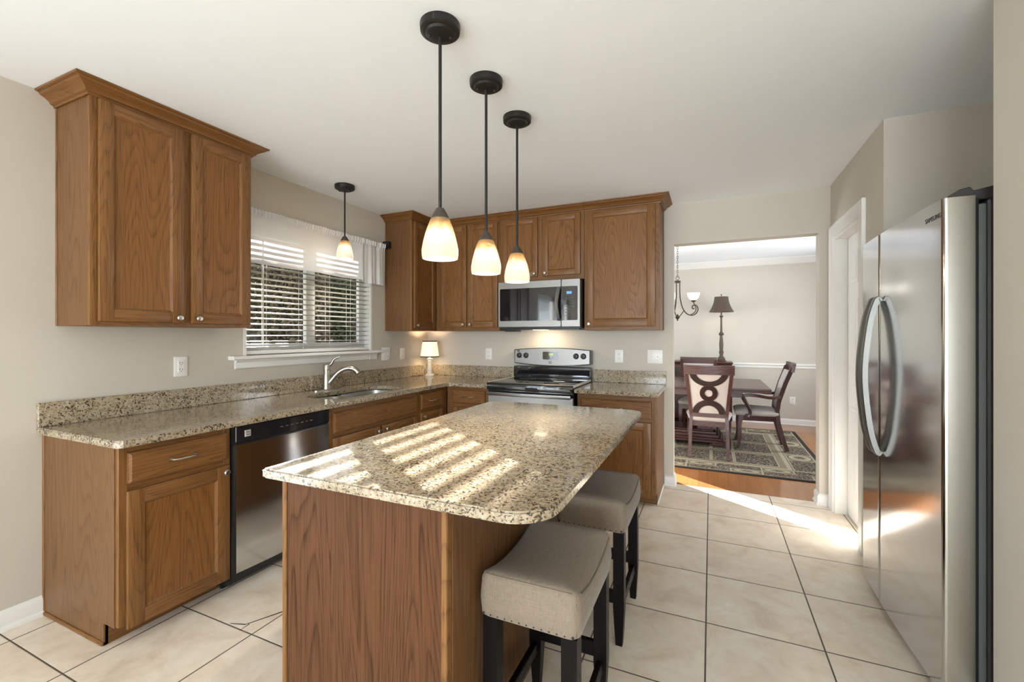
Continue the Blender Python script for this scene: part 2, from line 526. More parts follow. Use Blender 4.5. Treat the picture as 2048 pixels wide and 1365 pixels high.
# ------------------------------------------------------------------ mesh helpers
class MB:
    def __init__(self):
        self.bm = bmesh.new()
        self.mats = []

    def mi(self, m):
        if m not in self.mats:
            self.mats.append(m)
        return self.mats.index(m)

    def merge(self, t, mat, mtx=None):
        i = self.mi(mat)
        for f in t.faces:
            f.material_index = i
        if mtx is not None:
            bmesh.ops.transform(t, matrix=mtx, verts=t.verts)
        me = bpy.data.meshes.new('tmp')
        t.to_mesh(me)
        t.free()
        self.bm.from_mesh(me)
        bpy.data.meshes.remove(me)

    def box(self, x0, x1, y0, y1, z0, z1, mat, bev=0.0, seg=1, mtx=None):
        t = bmesh.new()
        x0, x1 = min(x0, x1), max(x0, x1)
        y0, y1 = min(y0, y1), max(y0, y1)
        z0, z1 = min(z0, z1), max(z0, z1)
        vs = [t.verts.new((x, y, z)) for x in (x0, x1) for y in (y0, y1) for z in (z0, z1)]
        for q in ((0, 1, 3, 2), (4, 6, 7, 5), (0, 4, 5, 1), (2, 3, 7, 6), (0, 2, 6, 4), (1, 5, 7, 3)):
            t.faces.new([vs[i] for i in q])
        if bev:
            bmesh.ops.bevel(t, geom=list(t.edges), offset=bev, segments=seg, affect='EDGES', clamp_overlap=True, profile=0.5)
        bmesh.ops.recalc_face_normals(t, faces=t.faces)
        self.merge(t, mat, mtx)
        return self

    def prism(self, pts, axis, a0, a1, mat, bev=0.0, seg=1, mtx=None):
        """polygon extruded along an axis; pts are the two other coordinates in xyz order"""
        t = bmesh.new()
        ax = 'xyz'.index(axis)

        def P(p, a):
            q = list(p)
            q.insert(ax, a)
            return q
        lo = [t.verts.new(P(p, a0)) for p in pts]
        hi = [t.verts.new(P(p, a1)) for p in pts]
        n = len(pts)
        t.faces.new(lo)
        t.faces.new(hi[::-1])
        for i in range(n):
            t.faces.new((lo[i], hi[i], hi[(i + 1) % n], lo[(i + 1) % n]))
        bmesh.ops.recalc_face_normals(t, faces=t.faces)
        if bev:
            bmesh.ops.bevel(t, geom=list(t.edges), offset=bev, segments=seg, affect='EDGES', clamp_overlap=True)
        self.merge(t, mat, mtx)
        return self

    def lathe(self, prof, mat, c=(0, 0, 0), seg=32, mtx=None, close=True):
        t = bmesh.new()
        rings = []
        for r, z in prof:
            if r < 1e-5:
                rings.append([t.verts.new((c[0], c[1], c[2] + z))])
            else:
                rings.append([t.verts.new((c[0] + r * math.cos(2 * PI * k / seg), c[1] + r * math.sin(2 * PI * k / seg), c[2] + z)) for k in range(seg)])
        for a, b in zip(rings, rings[1:]):
            for k in range(seg):
                k2 = (k + 1) % seg
                if len(a) == 1 and len(b) == 1:
                    continue
                if len(a) == 1:
                    t.faces.new((a[0], b[k2], b[k]))
                elif len(b) == 1:
                    t.faces.new((a[k], a[k2], b[0]))
                else:
                    t.faces.new((a[k], a[k2], b[k2], b[k]))
        if close:
            for rg in (rings[0], rings[-1]):
                if len(rg) > 2:
                    t.faces.new(rg)
        bmesh.ops.recalc_face_normals(t, faces=t.faces)
        self.merge(t, mat, mtx)
        return self

    def tube(self, pts, r, mat, seg=10, closed=False, mtx=None, sec=None):
        """swept tube; r a number or list; sec = list of (u, v) section points scaled by r"""
        t = bmesh.new()
        P = [Vector(p) for p in pts]
        n = len(P)
        rs = r if isinstance(r, (list, tuple)) else [r] * n
        if sec is None:
            sec = [(math.cos(2 * PI * k / seg), math.sin(2 * PI * k / seg)) for k in range(seg)]
        tan = []
        for i in range(n):
            if closed:
                d = P[(i + 1) % n] - P[i - 1]
            else:
                d = P[min(i + 1, n - 1)] - P[max(i - 1, 0)]
            tan.append(d.normalized())
        up = Vector((0, 0, 1)) if abs(tan[0].z) < 0.9 else Vector((0, 1, 0))
        u = tan[0].cross(up).normalized()
        rings = []
        for i in range(n):
            u = (u - tan[i] * u.dot(tan[i])).normalized()
            v = tan[i].cross(u).normalized()
            rings.append([t.verts.new(P[i] + (u * a + v * b) * rs[i]) for a, b in sec])
        m = len(sec)
        rng = range(n if closed else n - 1)
        for i in rng:
            a, b = rings[i], rings[(i + 1) % n]
            for k in range(m):
                t.faces.new((a[k], a[(k + 1) % m], b[(k + 1) % m], b[k]))
        if not closed:
            t.faces.new(rings[0][::-1])
            t.faces.new(rings[-1])
        bmesh.ops.recalc_face_normals(t, faces=t.faces)
        self.merge(t, mat, mtx)
        return self

    def cyl(self, p0, p1, r, mat, seg=20):
        return self.tube([p0, p1], r, mat, seg)

    def grid(self, fn, nu, nv, mat, closed_u=False):
        t = bmesh.new()
        g = [[t.verts.new(fn(i / nu, j / nv)) for j in range(nv + 1)] for i in range(nu + (0 if closed_u else 1))]
        for i in range(nu):
            for j in range(nv):
                i2 = (i + 1) % len(g)
                t.faces.new((g[i][j], g[i2][j], g[i2][j + 1], g[i][j + 1]))
        self.merge(t, mat)
        return self

    def ball(self, c, r, mat, seg=16, sc=(1, 1, 1)):
        t = bmesh.new()
        bmesh.ops.create_uvsphere(t, u_segments=seg, v_segments=max(6, seg // 2), radius=r)
        self.merge(t, mat, Matrix.Translation(c) @ Matrix.Diagonal((*sc, 1)))
        return self

    def slab(self, outer, holes, z0, z1, mat, bev=0.0, seg=2):
        """flat slab with an outline and holes"""
        t = bmesh.new()
        loops = []
        for lp in [outer] + holes:
            vs = [t.verts.new((x, y, z1)) for x, y in lp]
            es = [t.edges.new((vs[i], vs[(i + 1) % len(vs)])) for i in range(len(vs))]
            loops.append((vs, es))
        bmesh.ops.triangle_fill(t, use_beauty=True, use_dissolve=False, edges=[e for _, es in loops for e in es])
        top = list(t.faces)
        bmesh.ops.dissolve_limit(t, angle_limit=0.01, verts=list(t.verts), edges=[e for e in t.edges if not e.is_boundary]) if not holes else None
        top = list(t.faces)
        dup = bmesh.ops.duplicate(t, geom=top)
        vm = dup['vert_map']
        for f in [g for g in dup['geom'] if isinstance(g, bmesh.types.BMFace)]:
            for v in f.verts:
                v.co.z = z0
        rim = []
        for vs, _ in loops:
            for i in range(len(vs)):
                a, b = vs[i], vs[(i + 1) % len(vs)]
                t.faces.new((a, b, vm[b], vm[a]))
                e = t.edges.get((a, b))
                rim.append(e)
                e2 = t.edges.get((vm[a], vm[b]))
                rim.append(e2)
        bmesh.ops.recalc_face_normals(t, faces=t.faces)
        if bev:
            bmesh.ops.bevel(t, geom=[e for e in rim if e], offset=bev, segments=seg, affect='EDGES', clamp_overlap=True)
        self.merge(t, mat)
        return self

    def mould(self, path, prof, mat, side=1, mats=None):
        """profile (out, z) swept along a level xy path with mitred corners; side=1: outwards is to the right of travel"""
        P = [Vector((p[0], p[1])) for p in path]
        n = len(P)
        offs = []
        for i in range(n):
            ds = []
            if i > 0:
                ds.append((P[i] - P[i - 1]).normalized())
            if i < n - 1:
                ds.append((P[i + 1] - P[i]).normalized())
            ns = [Vector((d.y, -d.x)) * side for d in ds]
            if len(ns) == 1:
                offs.append(ns[0])
            else:
                s = (ns[0] + ns[1])
                offs.append(s / max(0.2, 1 + ns[0].dot(ns[1])))
        for i in range(n - 1):
            t = bmesh.new()
            a = [t.verts.new((P[i].x + offs[i].x * o, P[i].y + offs[i].y * o, z)) for o, z in prof]
            b = [t.verts.new((P[i + 1].x + offs[i + 1].x * o, P[i + 1].y + offs[i + 1].y * o, z)) for o, z in prof]
            m = len(prof)
            for k in range(m):
                t.faces.new((a[k], a[(k + 1) % m], b[(k + 1) % m], b[k]))
            t.faces.new(a[::-1])
            t.faces.new(b)
            bmesh.ops.recalc_face_normals(t, faces=t.faces)
            self.merge(t, mats[i] if mats else mat)
        return self

    def build(self, name, parent=None, loc=None, rotz=None, angle=32, smooth=True):
        me = bpy.data.meshes.new(name)
        self.bm.to_mesh(me)
        self.bm.free()
        for m in self.mats:
            me.materials.append(m)
        if smooth:
            for p in me.polygons:
                p.use_smooth = True
            me.set_sharp_from_angle(angle=R(angle))
        o = bpy.data.objects.new(name, me)
        COL.objects.link(o)
        if parent is not None:
            o.parent = parent
        if loc is not None:
            o.location = loc
        if rotz is not None:
            o.rotation_euler = (0, 0, rotz)
        return o


def tag(o, label, cat, group=None):
    o['label'] = label
    o['category'] = cat
    if group:
        o['group'] = group
    return o


def thing(name, label, cat, loc=(0, 0, 0), rotz=0.0, group=None):
    o = bpy.data.objects.new(name, None)
    o.empty_display_size = 0.1
    COL.objects.link(o)
    o.location = loc
    o.rotation_euler = (0, 0, rotz)
    return tag(o, label, cat, group)


def struct(o):
    o['kind'] = 'structure'
    return o


def copy_tree(o, parent=None):
    c = o.copy()
    COL.objects.link(c)
    c.parent = parent
    for ch in list(o.children):
        copy_tree(ch, c)
    return c


def rrect(x0, x1, y0, y1, rads, n=8):
    """rounded rectangle outline; rads = (x0y0, x1y0, x1y1, x0y1)"""
    pts = []
    for (cx, cy, a0), r in zip(((x0, y0, PI), (x1, y0, 1.5 * PI), (x1, y1, 0), (x0, y1, 0.5 * PI)), rads):
        if r < 1e-4:
            pts.append((cx, cy))
            continue
        ox = cx + (r if cx == x0 else -r)
        oy = cy + (r if cy == y0 else -r)
        for k in range(n + 1):
            a = a0 + PI / 2 * k / n
            pts.append((ox + r * math.cos(a), oy + r * math.sin(a)))
    return pts


def bez(pts, n=24):
    """smooth Catmull-Rom through points"""
    P = [Vector(p) for p in pts]
    P = [P[0] * 2 - P[1]] + P + [P[-1] * 2 - P[-2]]
    out = []
    segs = len(P) - 3
    for s in range(segs):
        a, b, c, d = P[s:s + 4]
        m = max(2, n // segs)
        for k in range(m):
            t = k / m
            out.append(0.5 * ((2 * b) + (c - a) * t + (2 * a - 5 * b + 4 * c - d) * t * t + (3 * b - a - 3 * c + d) * t ** 3))
    out.append(P[-2])
    return out


def text_part(txt, size, mat, parent, mtx, name='lettering', depth=0.0006, spacing=1.0):
    cu = bpy.data.curves.new('txt', 'FONT')
    cu.body = txt
    cu.size = size
    cu.extrude = depth
    cu.align_x = 'CENTER'
    cu.align_y = 'CENTER'
    cu.space_character = spacing
    o = bpy.data.objects.new('txt', cu)
    COL.objects.link(o)
    bpy.context.view_layer.update()
    me = bpy.data.meshes.new_from_object(o.evaluated_get(bpy.context.evaluated_depsgraph_get()))
    COL.objects.unlink(o)
    bpy.data.objects.remove(o)
    me.transform(mtx)
    me.name = name
    me.materials.clear()
    me.materials.append(mat)
    r = bpy.data.objects.new(name, me)
    COL.objects.link(r)
    r.parent = parent
    return r


FRONT = Matrix.Rotation(PI / 2, 4, 'X')                 # text facing -y
LEFTF = Matrix.Rotation(-PI / 2, 4, 'Z') @ FRONT        # text facing -x


# ------------------------------------------------------------------ the setting
H = 2.44
XR = 3.672
YREAR = -11.0


def wall_panel(name, plane, at, thick, u0, u1, z0, z1, holes=(), mat=None):
    """wall slab with rectangular openings; plane 'x' (at X, spans Y) or 'y' (at Y, spans X)"""
    b = MB()
    us = sorted({u0, u1} | {h for q in holes for h in q[:2]})
    zs = sorted({z0, z1} | {h for q in holes for h in q[2:]})
    us = [u for u in us if u0 <= u <= u1]
    zs = [z for z in zs if z0 <= z <= z1]
    mat = mat or M['wall']
    for a, c in zip(us, us[1:]):
        runs = []
        for d, e in zip(zs, zs[1:]):
            cu, cz = (a + c) / 2, (d + e) / 2
            if any(q[0] < cu < q[1] and q[2] < cz < q[3] for q in holes):
                continue
            if runs and runs[-1][1] == d:
                runs[-1][1] = e
            else:
                runs.append([d, e])
        for d, e in runs:
            if plane == 'x':
                b.box(at, at + thick, a, c, d, e, mat)
            else:
                b.box(a, c, at, at + thick, d, e, mat)
    return struct(b.build(name, smooth=False))


WIN = (-2.115, -0.880, 1.165, 2.10)
DWIN = (1.20, 2.365, 0.62, 2.0)
PAT = (-6.25, -4.25, 0.03, 2.08)
wall_panel('wall_left', 'x', 0.0, -0.14, YREAR, 3.49, 0, H, [WIN, DWIN, PAT])
wall_panel('wall_back', 'y', 0.0, 0.12, 0.0, XR + 0.9, 0, H, [(2.548, 3.60, 0, 2.088)])
b = MB()
b.box(XR, XR + 0.12, -0.13, 0.0, 0, H, M['wall'])
b.box(XR, XR + 0.12, -0.757, -0.13, 2.02, H, M['wall'])
b.box(XR, XR + 0.12, -1.14, -0.757, 0, H, M['wall'])
struct(b.build('wall_right', smooth=False))
b = MB()
b.box(XR + 0.12, 4.50, -1.14, -1.02, 0, H, M['wall'])
b.box(4.45, 4.57, -2.137, -1.14, 0, H, M['wall'])
b.box(XR, 4.57, -2.257, -2.137, 0, H, M['wall'])
b.box(XR, XR + 0.12, -3.3, -2.257, 0, H, M['wall'])
struct(b.build('wall_alcove', smooth=False))
wall_panel('wall_rear', 'y', YREAR, -0.14, -0.14, 6.5, 0, H, [(0.85, 5.55, 0.35, 2.2)])
b = MB()
b.box(6.5, 6.62, YREAR, -3.3, 0, H, M['wall'])
b.box(XR + 0.12, 6.62, -3.3, -3.18, 0, H, M['wall'])
struct(b.build('wall_far', smooth=False))
wall_panel('wall_dining_back', 'y', 3.49, 0.12, -0.14, 4.95, 0, H)
wall_panel('wall_dining_right', 'x', 4.80, 0.12, 0.0, 3.49, 0, H, [(1.15, 2.65, 0.6, 2.1)])

struct(MB().box(-0.02, 6.55, YREAR, 0.06, -0.08, 0, M['tile']).build('floor', smooth=False))
struct(MB().box(-0.02, 4.9, 0.06, 3.52, -0.08, 0.0, M['hardwood']).build('floor_dining', smooth=False))
struct(MB().box(-0.14, 6.62, YREAR - 0.14, 3.61, H, H + 0.1, M['ceiling']).build('ceiling', smooth=False))

# baseboards and mouldings
BB = [(0, 0), (0.014, 0), (0.014, 0.062), (0.011, 0.075), (0.006, 0.083), (0, 0.087)]
BB2 = [(0, 0), (0.022, 0), (0.022, 0.012), (0.014, 0.022), (0.014, 0.066), (0.009, 0.080), (0, 0.088)]
struct(MB().mould([(0, -4.25), (0, -3.087)], BB2, M['trim']).build('baseboard_left'))
struct(MB().mould([(2.475, 0), (2.548, 0), (2.548, 0.12)], BB2, M['trim']).build('baseboard_back'))
struct(MB().mould([(3.60, 0.12), (3.60, 0), (XR, 0), (XR, -0.03)], BB2, M['trim']).build('baseboard_opening'))
struct(MB().mould([(0, 3.49), (4.80, 3.49)], BB2, M['trim']).build('baseboard_dining'))
struct(MB().mould([(XR, -2.137), (XR, -3.3)], BB2, M['trim']).build('baseboard_right'))
CR = [(0, H), (0.085, H), (0.085, H - 0.012), (0.066, H - 0.022), (0.048, H - 0.050), (0.022, H - 0.068), (0.012, H - 0.082), (0, H - 0.090)]
struct(MB().mould([(0.0, 0.12), (0.0, 3.49), (4.80, 3.49), (4.80, 0.12)], CR, M['trim']).build('trim_1'))
CHR = [(0, 0.822), (0.010, 0.822), (0.014, 0.838), (0.012, 0.850), (0.022, 0.862), (0.026, 0.874), (0.018, 0.886), (0, 0.890)]
struct(MB().mould([(0.0, 3.49), (4.80, 3.49)], CHR, M['trim']).build('trim_2'))

# cracked floor tile near the cabinet
b = MB()
for (x0, y0), (x1, y1), w in (((0.868, -2.776), (0.938, -2.752), 0.0035), ((0.938, -2.752), (1.010, -2.615), 0.0045), ((0.953, -2.790), (0.950, -2.742), 0.0025)):
    d = Vector((x1 - x0, y1 - y0))
    q = Vector((-d.y, d.x)).normalized() * w
    b.prism([(x0 - q.x * 0.5, y0 - q.y * 0.5), (x1 - q.x, y1 - q.y), (x1 + q.x, y1 + q.y), (x0 + q.x * 0.5, y0 + q.y * 0.5)], 'z', 0.0, 0.0006, M['crack'])
struct(b.build('trim_3', smooth=False))

# window over the sink
w = MB()
y0, y1, z0, z1 = WIN
for a in ((y0, y0 + 0.022, z0, z1), (y1 - 0.022, y1, z0, z1), (y0, y1, z1 - 0.022, z1)):
    w.box(-0.139, 0.004, a[0], a[1], a[2], a[3], M['trim'])
fr = ((y0 + 0.02, y0 + 0.075), (-1.552, -1.462), (y1 - 0.095, y1 - 0.02))
for a, c in fr:
    w.box(-0.125, -0.068, a, c, z0 + 0.01, z1 - 0.02, M['trim'], 0.004)
for a, c in ((z0 + 0.005, z0 + 0.075), (z1 - 0.08, z1 - 0.02)):
    w.box(-0.1235, -0.0695, y0 + 0.021, y1 - 0.021, a, c, M['trim'], 0.003)
wo = struct(w.build('window_1'))
for a, c in ((y0 + 0.07, -1.55), (-1.465, y1 - 0.09)):
    struct(MB().box(-0.098, -0.094, a, c, z0 + 0.07, z1 - 0.075, M['pane']).build('pane', wo, smooth=False))
for yy in (-1.558, -0.985):
    struct(MB().box(-0.115, -0.10, yy, yy + 0.012, z0 + 0.07, z1 - 0.075, M['slot']).build('weatherstrip', wo))
s = MB()
s.prism([(-0.12, 1.165), (0.058, 1.165), (0.062, 1.158), (0.062, 1.146), (0.055, 1.140), (-0.12, 1.140)], 'y', -2.215, -0.790, M['trim'], 0.0)
s.prism([(0.0, 1.140), (0.026, 1.140), (0.024, 1.128), (0.017, 1.120), (0.016, 1.085), (0.010, 1.078), (0, 1.078)], 'y', -2.175, -0.83, M['trim'])
struct(s.build('sill', wo))

# dining windows, patio doors and rear window (behind the camera)
for nm, (a, c, d, e), X in (('window_2', DWIN, -0.10), ('window_3', (1.15, 2.65, 0.6, 2.1), 4.86)):
    w = MB()
    for q in ((a, a + 0.04, d, e), (c - 0.04, c, d, e), (a, c, d, d + 0.04), (a, c, e - 0.04, e)):
        w.box(X - 0.03, X + 0.03, *q, M['trim'])
    o = struct(w.build(nm))
    struct(MB().box(X - 0.003, X + 0.003, a + 0.04, c - 0.04, d + 0.04, e - 0.04, M['pane']).build('pane', o, smooth=False))
w = MB()
for q in ((-6.25, -6.15), (-5.31, -5.19), (-4.35, -4.25)):
    w.box(-0.11, -0.05, q[0], q[1], 0.03, 2.08, M['trim'])
for q in ((0.03, 0.15), (1.98, 2.08)):
    w.box(-0.11, -0.05, -6.25, -4.25, q[0], q[1], M['trim'])
o = struct(w.build('door_2'))
for q in ((-6.15, -5.31), (-5.19, -4.35)):
    struct(MB().box(-0.083, -0.077, q[0], q[1], 0.15, 1.98, M['pane']).build('pane', o, smooth=False))
w = MB()
for q in (0.85, 2.397, 3.943, 5.49):
    w.box(q, q + 0.06, YREAR - 0.11, YREAR - 0.05, 0.35, 2.2, M['trim'])
for q in (0.35, 2.14):
    w.box(0.85, 5.55, YREAR - 0.1095, YREAR - 0.0505, q, q + 0.06, M['trim'])
o = struct(w.build('window_4'))
for q in (0.91, 2.457, 4.003):
    struct(MB().box(q, q + 1.487, YREAR - 0.083, YREAR - 0.077, 0.41, 2.14, M['pane']).build('pane', o, smooth=False))

# pantry door in the right wall
CAS = [(0, 0), (0.018, 0.0), (0.018, 0.03), (0.013, 0.045), (0.017, 0.055), (0.013, 0.085), (0.006, 0.09), (0, 0.09)]
w = MB()
w.box(XR - 0.016, XR, -0.130, -0.040, 0, 2.108, M['trim'], 0.004)
w.box(XR - 0.021, XR + 0.001, -0.062, -0.036, 0, 2.112, M['trim'], 0.004)
w.box(XR - 0.016, XR, -0.846, -0.757, 0, 2.108, M['trim'], 0.004)
w.box(XR - 0.021, XR + 0.001, -0.850, -0.824, 0, 2.112, M['trim'], 0.004)
w.box(XR - 0.0155, XR, -0.845, -0.041, 2.02, 2.107, M['trim'], 0.004)
w.box(XR - 0.0205, XR + 0.001, -0.849, -0.037, 2.086, 2.1115, M['trim'], 0.004)
w.box(XR - 0.004, XR + 0.118, -0.150, -0.130, 0, 2.02, M['trim'])
w.box(XR - 0.004, XR + 0.118, -0.757, -0.737, 0, 2.02, M['trim'])
w.box(XR - 0.004, XR + 0.118, -0.737, -0.150, 2.0, 2.02, M['trim'])
d1 = struct(w.build('door_1'))
w = MB()
w.box(3.742, 3.778, -0.735, -0.154, 0.012, 1.998, M['trim'])
for zz0, zz1 in ((0.20, 0.80), (0.95, 1.55), (1.66, 1.88)):
    for ya, yb_ in ((-0.655, -0.475), (-0.415, -0.235)):
        w.box(3.738, 3.745, ya, yb_, zz0, zz1, M['trim'], 0.003)
        w.box(3.7345, 3.742, ya + 0.03, yb_ - 0.03, zz0 + 0.03, zz1 - 0.03, M['trim'], 0.003)
struct(w.build('door_leaf', d1))
kn = MB()
kn.cyl((3.742, -0.690, 0.93), (3.700, -0.690, 0.93), 0.010, M['nickel'])
kn.ball((3.692, -0.690, 0.93), 0.026, M['nickel'])
struct(kn.build('door_knob', d1))

# ------------------------------------------------------------------ cabinets
def knob(parent, x, y, z):
    b = MB()
    prof = [(0.0, 0.0), (0.0065, 0.0), (0.0055, 0.010), (0.009, 0.013), (0.0145, 0.017), (0.0155, 0.021), (0.012, 0.026), (0.0, 0.028)]
    b.lathe(prof, M['nickel'], seg=16, mtx=Matrix.Translation((x, y, z)) @ Matrix.Rotation(PI / 2, 4, 'X'))
    return b.build('knob', parent)


def pull(parent, x, y, z, half=0.052):
    b = MB()
    b.tube(bez([(x - half, y, z), (x - half * 0.93, y - 0.016, z), (x - half * 0.4, y - 0.026, z), (x + half * 0.4, y - 0.026, z), (x + half * 0.93, y - 0.016, z), (x + half, y, z)], 30),
           0.0042, M['nickel'], 8)
    for sx in (-1, 1):
        b.cyl((x + sx * half, y, z), (x + sx * half, y - 0.004, z), 0.008, M['nickel'], 12)
    return b.build('handle', parent)


def door(root, x0, x1, z0, z1, y, kn=None, sw=0.056):
    b = MB()
    t = 0.019
    b.box(x0, x0 + sw, y - t, y, z0, z1, M['oak_v'], 0.003, 2)
    b.box(x1 - sw, x1, y - t, y, z0, z1, M['oak_v'], 0.003, 2)
    b.box(x0 + sw - 0.002, x1 - sw + 0.002, y - t + 0.0006, y, z0 + 0.0006, z0 + sw, M['oak_h'], 0.003, 2)
    b.box(x0 + sw - 0.002, x1 - sw + 0.002, y - t + 0.0006, y, z1 - sw, z1 - 0.0006, M['oak_h'], 0.003, 2)
    b.box(x0 + sw - 0.01, x1 - sw + 0.01, y - 0.009, y - 0.002, z0 + sw - 0.01, z1 - sw + 0.01, M['oak_panel'])
    q = 0.010
    a0, a1, c0, c1 = x0 + sw, x1 - sw, z0 + sw, z1 - sw
    for (p0, p1, p2, p3) in (((a0, c0), (a1, c0), (a1 - q, c0 + q), (a0 + q, c0 + q)), ((a0, c1), (a1, c1), (a1 - q, c1 - q), (a0 + q, c1 - q)),
                             ((a0, c0), (a0, c1), (a0 + q, c1 - q), (a0 + q, c0 + q)), ((a1, c0), (a1, c1), (a1 - q, c1 - q), (a1 - q, c0 + q))):
        t_ = bmesh.new()
        vs = [t_.verts.new((p[0], yy, p[1])) for p, yy in ((p0, y - 0.0165), (p1, y - 0.0165), (p2, y - 0.0080), (p3, y - 0.0080))]
        f = t_.faces.new(vs)
        f.normal_update()
        if f.normal.y > 0:
            f.normal_flip()
        b.merge(t_, M['oak_v'])
    o = b.build('door', root)
    if kn:
        knob(o, kn[0], y - t, kn[1])
    return o


def drawer(root, x0, x1, z0, z1, y, handle=True, name='drawer'):
    b = MB()
    b.box(x0, x1, y - 0.012, y, z0, z1, M['oak_h'], 0.002)
    b.prism([(x0, z0), (x1, z0), (x1, z1), (x0, z1)], 'y', y - 0.013, y - 0.011, M['oak_h'])
    t_ = bmesh.new()
    q = 0.010
    A = [t_.verts.new(p) for p in ((x0, y - 0.012, z0), (x1, y - 0.012, z0), (x1, y - 0.012, z1), (x0, y - 0.012, z1))]
    B = [t_.verts.new(p) for p in ((x0 + q, y - 0.020, z0 + q), (x1 - q, y - 0.020, z0 + q), (x1 - q, y - 0.020, z1 - q), (x0 + q, y - 0.020, z1 - q))]
    for i in range(4):
        t_.faces.new((A[i], A[(i + 1) % 4], B[(i + 1) % 4], B[i]))
    t_.faces.new(B)
    bmesh.ops.recalc_face_normals(t_, faces=t_.faces)
    for f in t_.faces:
        if f.normal.y > 0.01:
            f.normal_flip()
    b.merge(t_, M['oak_h'])
    o = b.build(name, root)
    if handle:
        pull(o, (x0 + x1) / 2, y - 0.020, (z0 + z1) / 2)
    return o


# crown: face reaches the ceiling
CRN = [(0, 2.378), (0.008, 2.378), (0.010, 2.386), (0.020, 2.390), (0.024, 2.400), (0.040, 2.412), (0.056, 2.420), (0.060, 2.428), (0.072, 2.431), (0.074, 2.4385), (0, 2.4385)]
ZU0, ZU1 = 1.345, 2.386


def local(prof, dz):
    return [(o, z - dz) for o, z in prof]


# wall cabinet left of the window (local x = world Y, local y = -world X)
c = thing('wall_cabinet', 'tall oak wall cabinet with two doors left of the window', 'cabinet', (0, -3.043, ZU0), PI / 2)
L = 0.763
b = MB()
b.box(0.0, L, -0.290, -0.0, 0.0, ZU1 - ZU0, M['oak_side'], 0.001)
b.box(-0.004, 0.012, -0.012, -0.001, 0.0, ZU1 - ZU0, M['oak_v'], 0.002)
b.box(-0.002, 0.036, -0.309, -0.289, 0.0, ZU1 - ZU0, M['oak_v'], 0.005, 2)
b.box(L - 0.036, L + 0.002, -0.309, -0.289, 0.0, ZU1 - ZU0, M['oak_v'], 0.003)
b.box(0.375, 0.425, -0.3083, -0.289, 0.0, ZU1 - ZU0, M['oak_v'])
b.box(0.03, L - 0.03, -0.308, -0.289, 0.0, 0.04, M['oak_h'])
b.box(0.03, L - 0.03, -0.308, -0.289, 0.99, ZU1 - ZU0, M['oak_h'])
b.build('body', c)
door(c, 0.026, 0.382, 0.019, 1.028, -0.309, (0.352, 0.045))
door(c, 0.419, 0.751, 0.019, 1.028, -0.309, (0.447, 0.045))
MB().mould([(-0.001, 0), (-0.001, -0.305), (L + 0.001, -0.305), (L + 0.001, 0)], local(CRN, ZU0), M['oak_crown'], 1,
           mats=[M['oak_crown_y'], M['oak_crown'], M['oak_crown_y']]).build('crown', c)

# corner wall cabinet on the window wall
c = thing('wall_cabinet', 'narrow oak wall cabinet in the corner right of the window', 'cabinet', (0, -0.697, ZU0), PI / 2)
b = MB()
b.box(0.0, 0.692, -0.290, 0.0, 0.0, ZU1 - ZU0, M['oak_side'], 0.001)
b.box(-0.004, 0.014, -0.014, -0.001, 0.0, ZU1 - ZU0, M['oak_v'], 0.002)
b.box(-0.002, 0.026, -0.309, -0.289, 0.0, ZU1 - ZU0, M['oak_v'], 0.004)
b.box(0.02, 0.388, -0.308, -0.289, 0.0, ZU1 - ZU0, M['oak_v'])
b.build('body', c)
door(c, 0.024, 0.376, 0.026, 1.024, -0.309, (0.054, 0.052))
MB().mould([(-0.001, 0), (-0.001, -0.305), (0.392, -0.305)], local(CRN, ZU0), M['oak_crown'], 1, mats=[M['oak_crown_y'], M['oak_crown']]).build('crown', c)

# back wall cabinets
def wall_cab(label, x0, x1, zb, right_end=False):
    c = thing('wall_cabinet', label, 'cabinet', (x0, 0, zb))
    W = x1 - x0
    hh = ZU1 - zb
    b = MB()
    b.box(0.0, W, -0.290, -0.001, 0.0, hh, M['oak_side'], 0.0005)
    b.box(0.0, 0.04, -0.309, -0.289, 0.0, hh, M['oak_v'], 0.002)
    b.box(W - 0.04, W, -0.309, -0.289, 0.0, hh, M['oak_v'], 0.002)
    b.box(0.03, W - 0.03, -0.3085, -0.289, 0.0, 0.045, M['oak_h'])
    b.box(0.03, W - 0.03, -0.3085, -0.289, hh - 0.05, hh, M['oak_h'])
    return c, W, hh, b


c, W, hh, b = wall_cab('oak wall cabinet with two doors between the corner and the microwave', 0.316, 1.030, ZU0)
b.box(0.355, 0.400, -0.3081, -0.289, 0.0, hh, M['oak_v'])
b.build('body', c)
door(c, 0.052, 0.361, 0.035, hh - 0.013, -0.309, (0.333, 0.062), 0.052)
door(c, 0.383, 0.698, 0.035, hh - 0.013, -0.309, (0.411, 0.062), 0.052)
MB().mould([(0.0, -0.305), (W, -0.305)], local(CRN, ZU0), M['oak_crown'], 1).build('crown', c)

c, W, hh, b = wall_cab('short oak wall cabinet with two small doors above the microwave', 1.032, 1.842, 1.792)
b.box(0.375, 0.440, -0.3081, -0.289, 0.0, hh, M['oak_v'])
b.build('body', c)
door(c, 0.030, 0.384, 0.042, hh - 0.013, -0.309, (0.356, 0.068), 0.050)
door(c, 0.430, 0.778, 0.042, hh - 0.013, -0.309, (0.458, 0.068), 0.050)
MB().mould([(0.0, -0.305), (W, -0.305)], local(CRN, 1.792), M['oak_crown'], 1).build('crown', c)

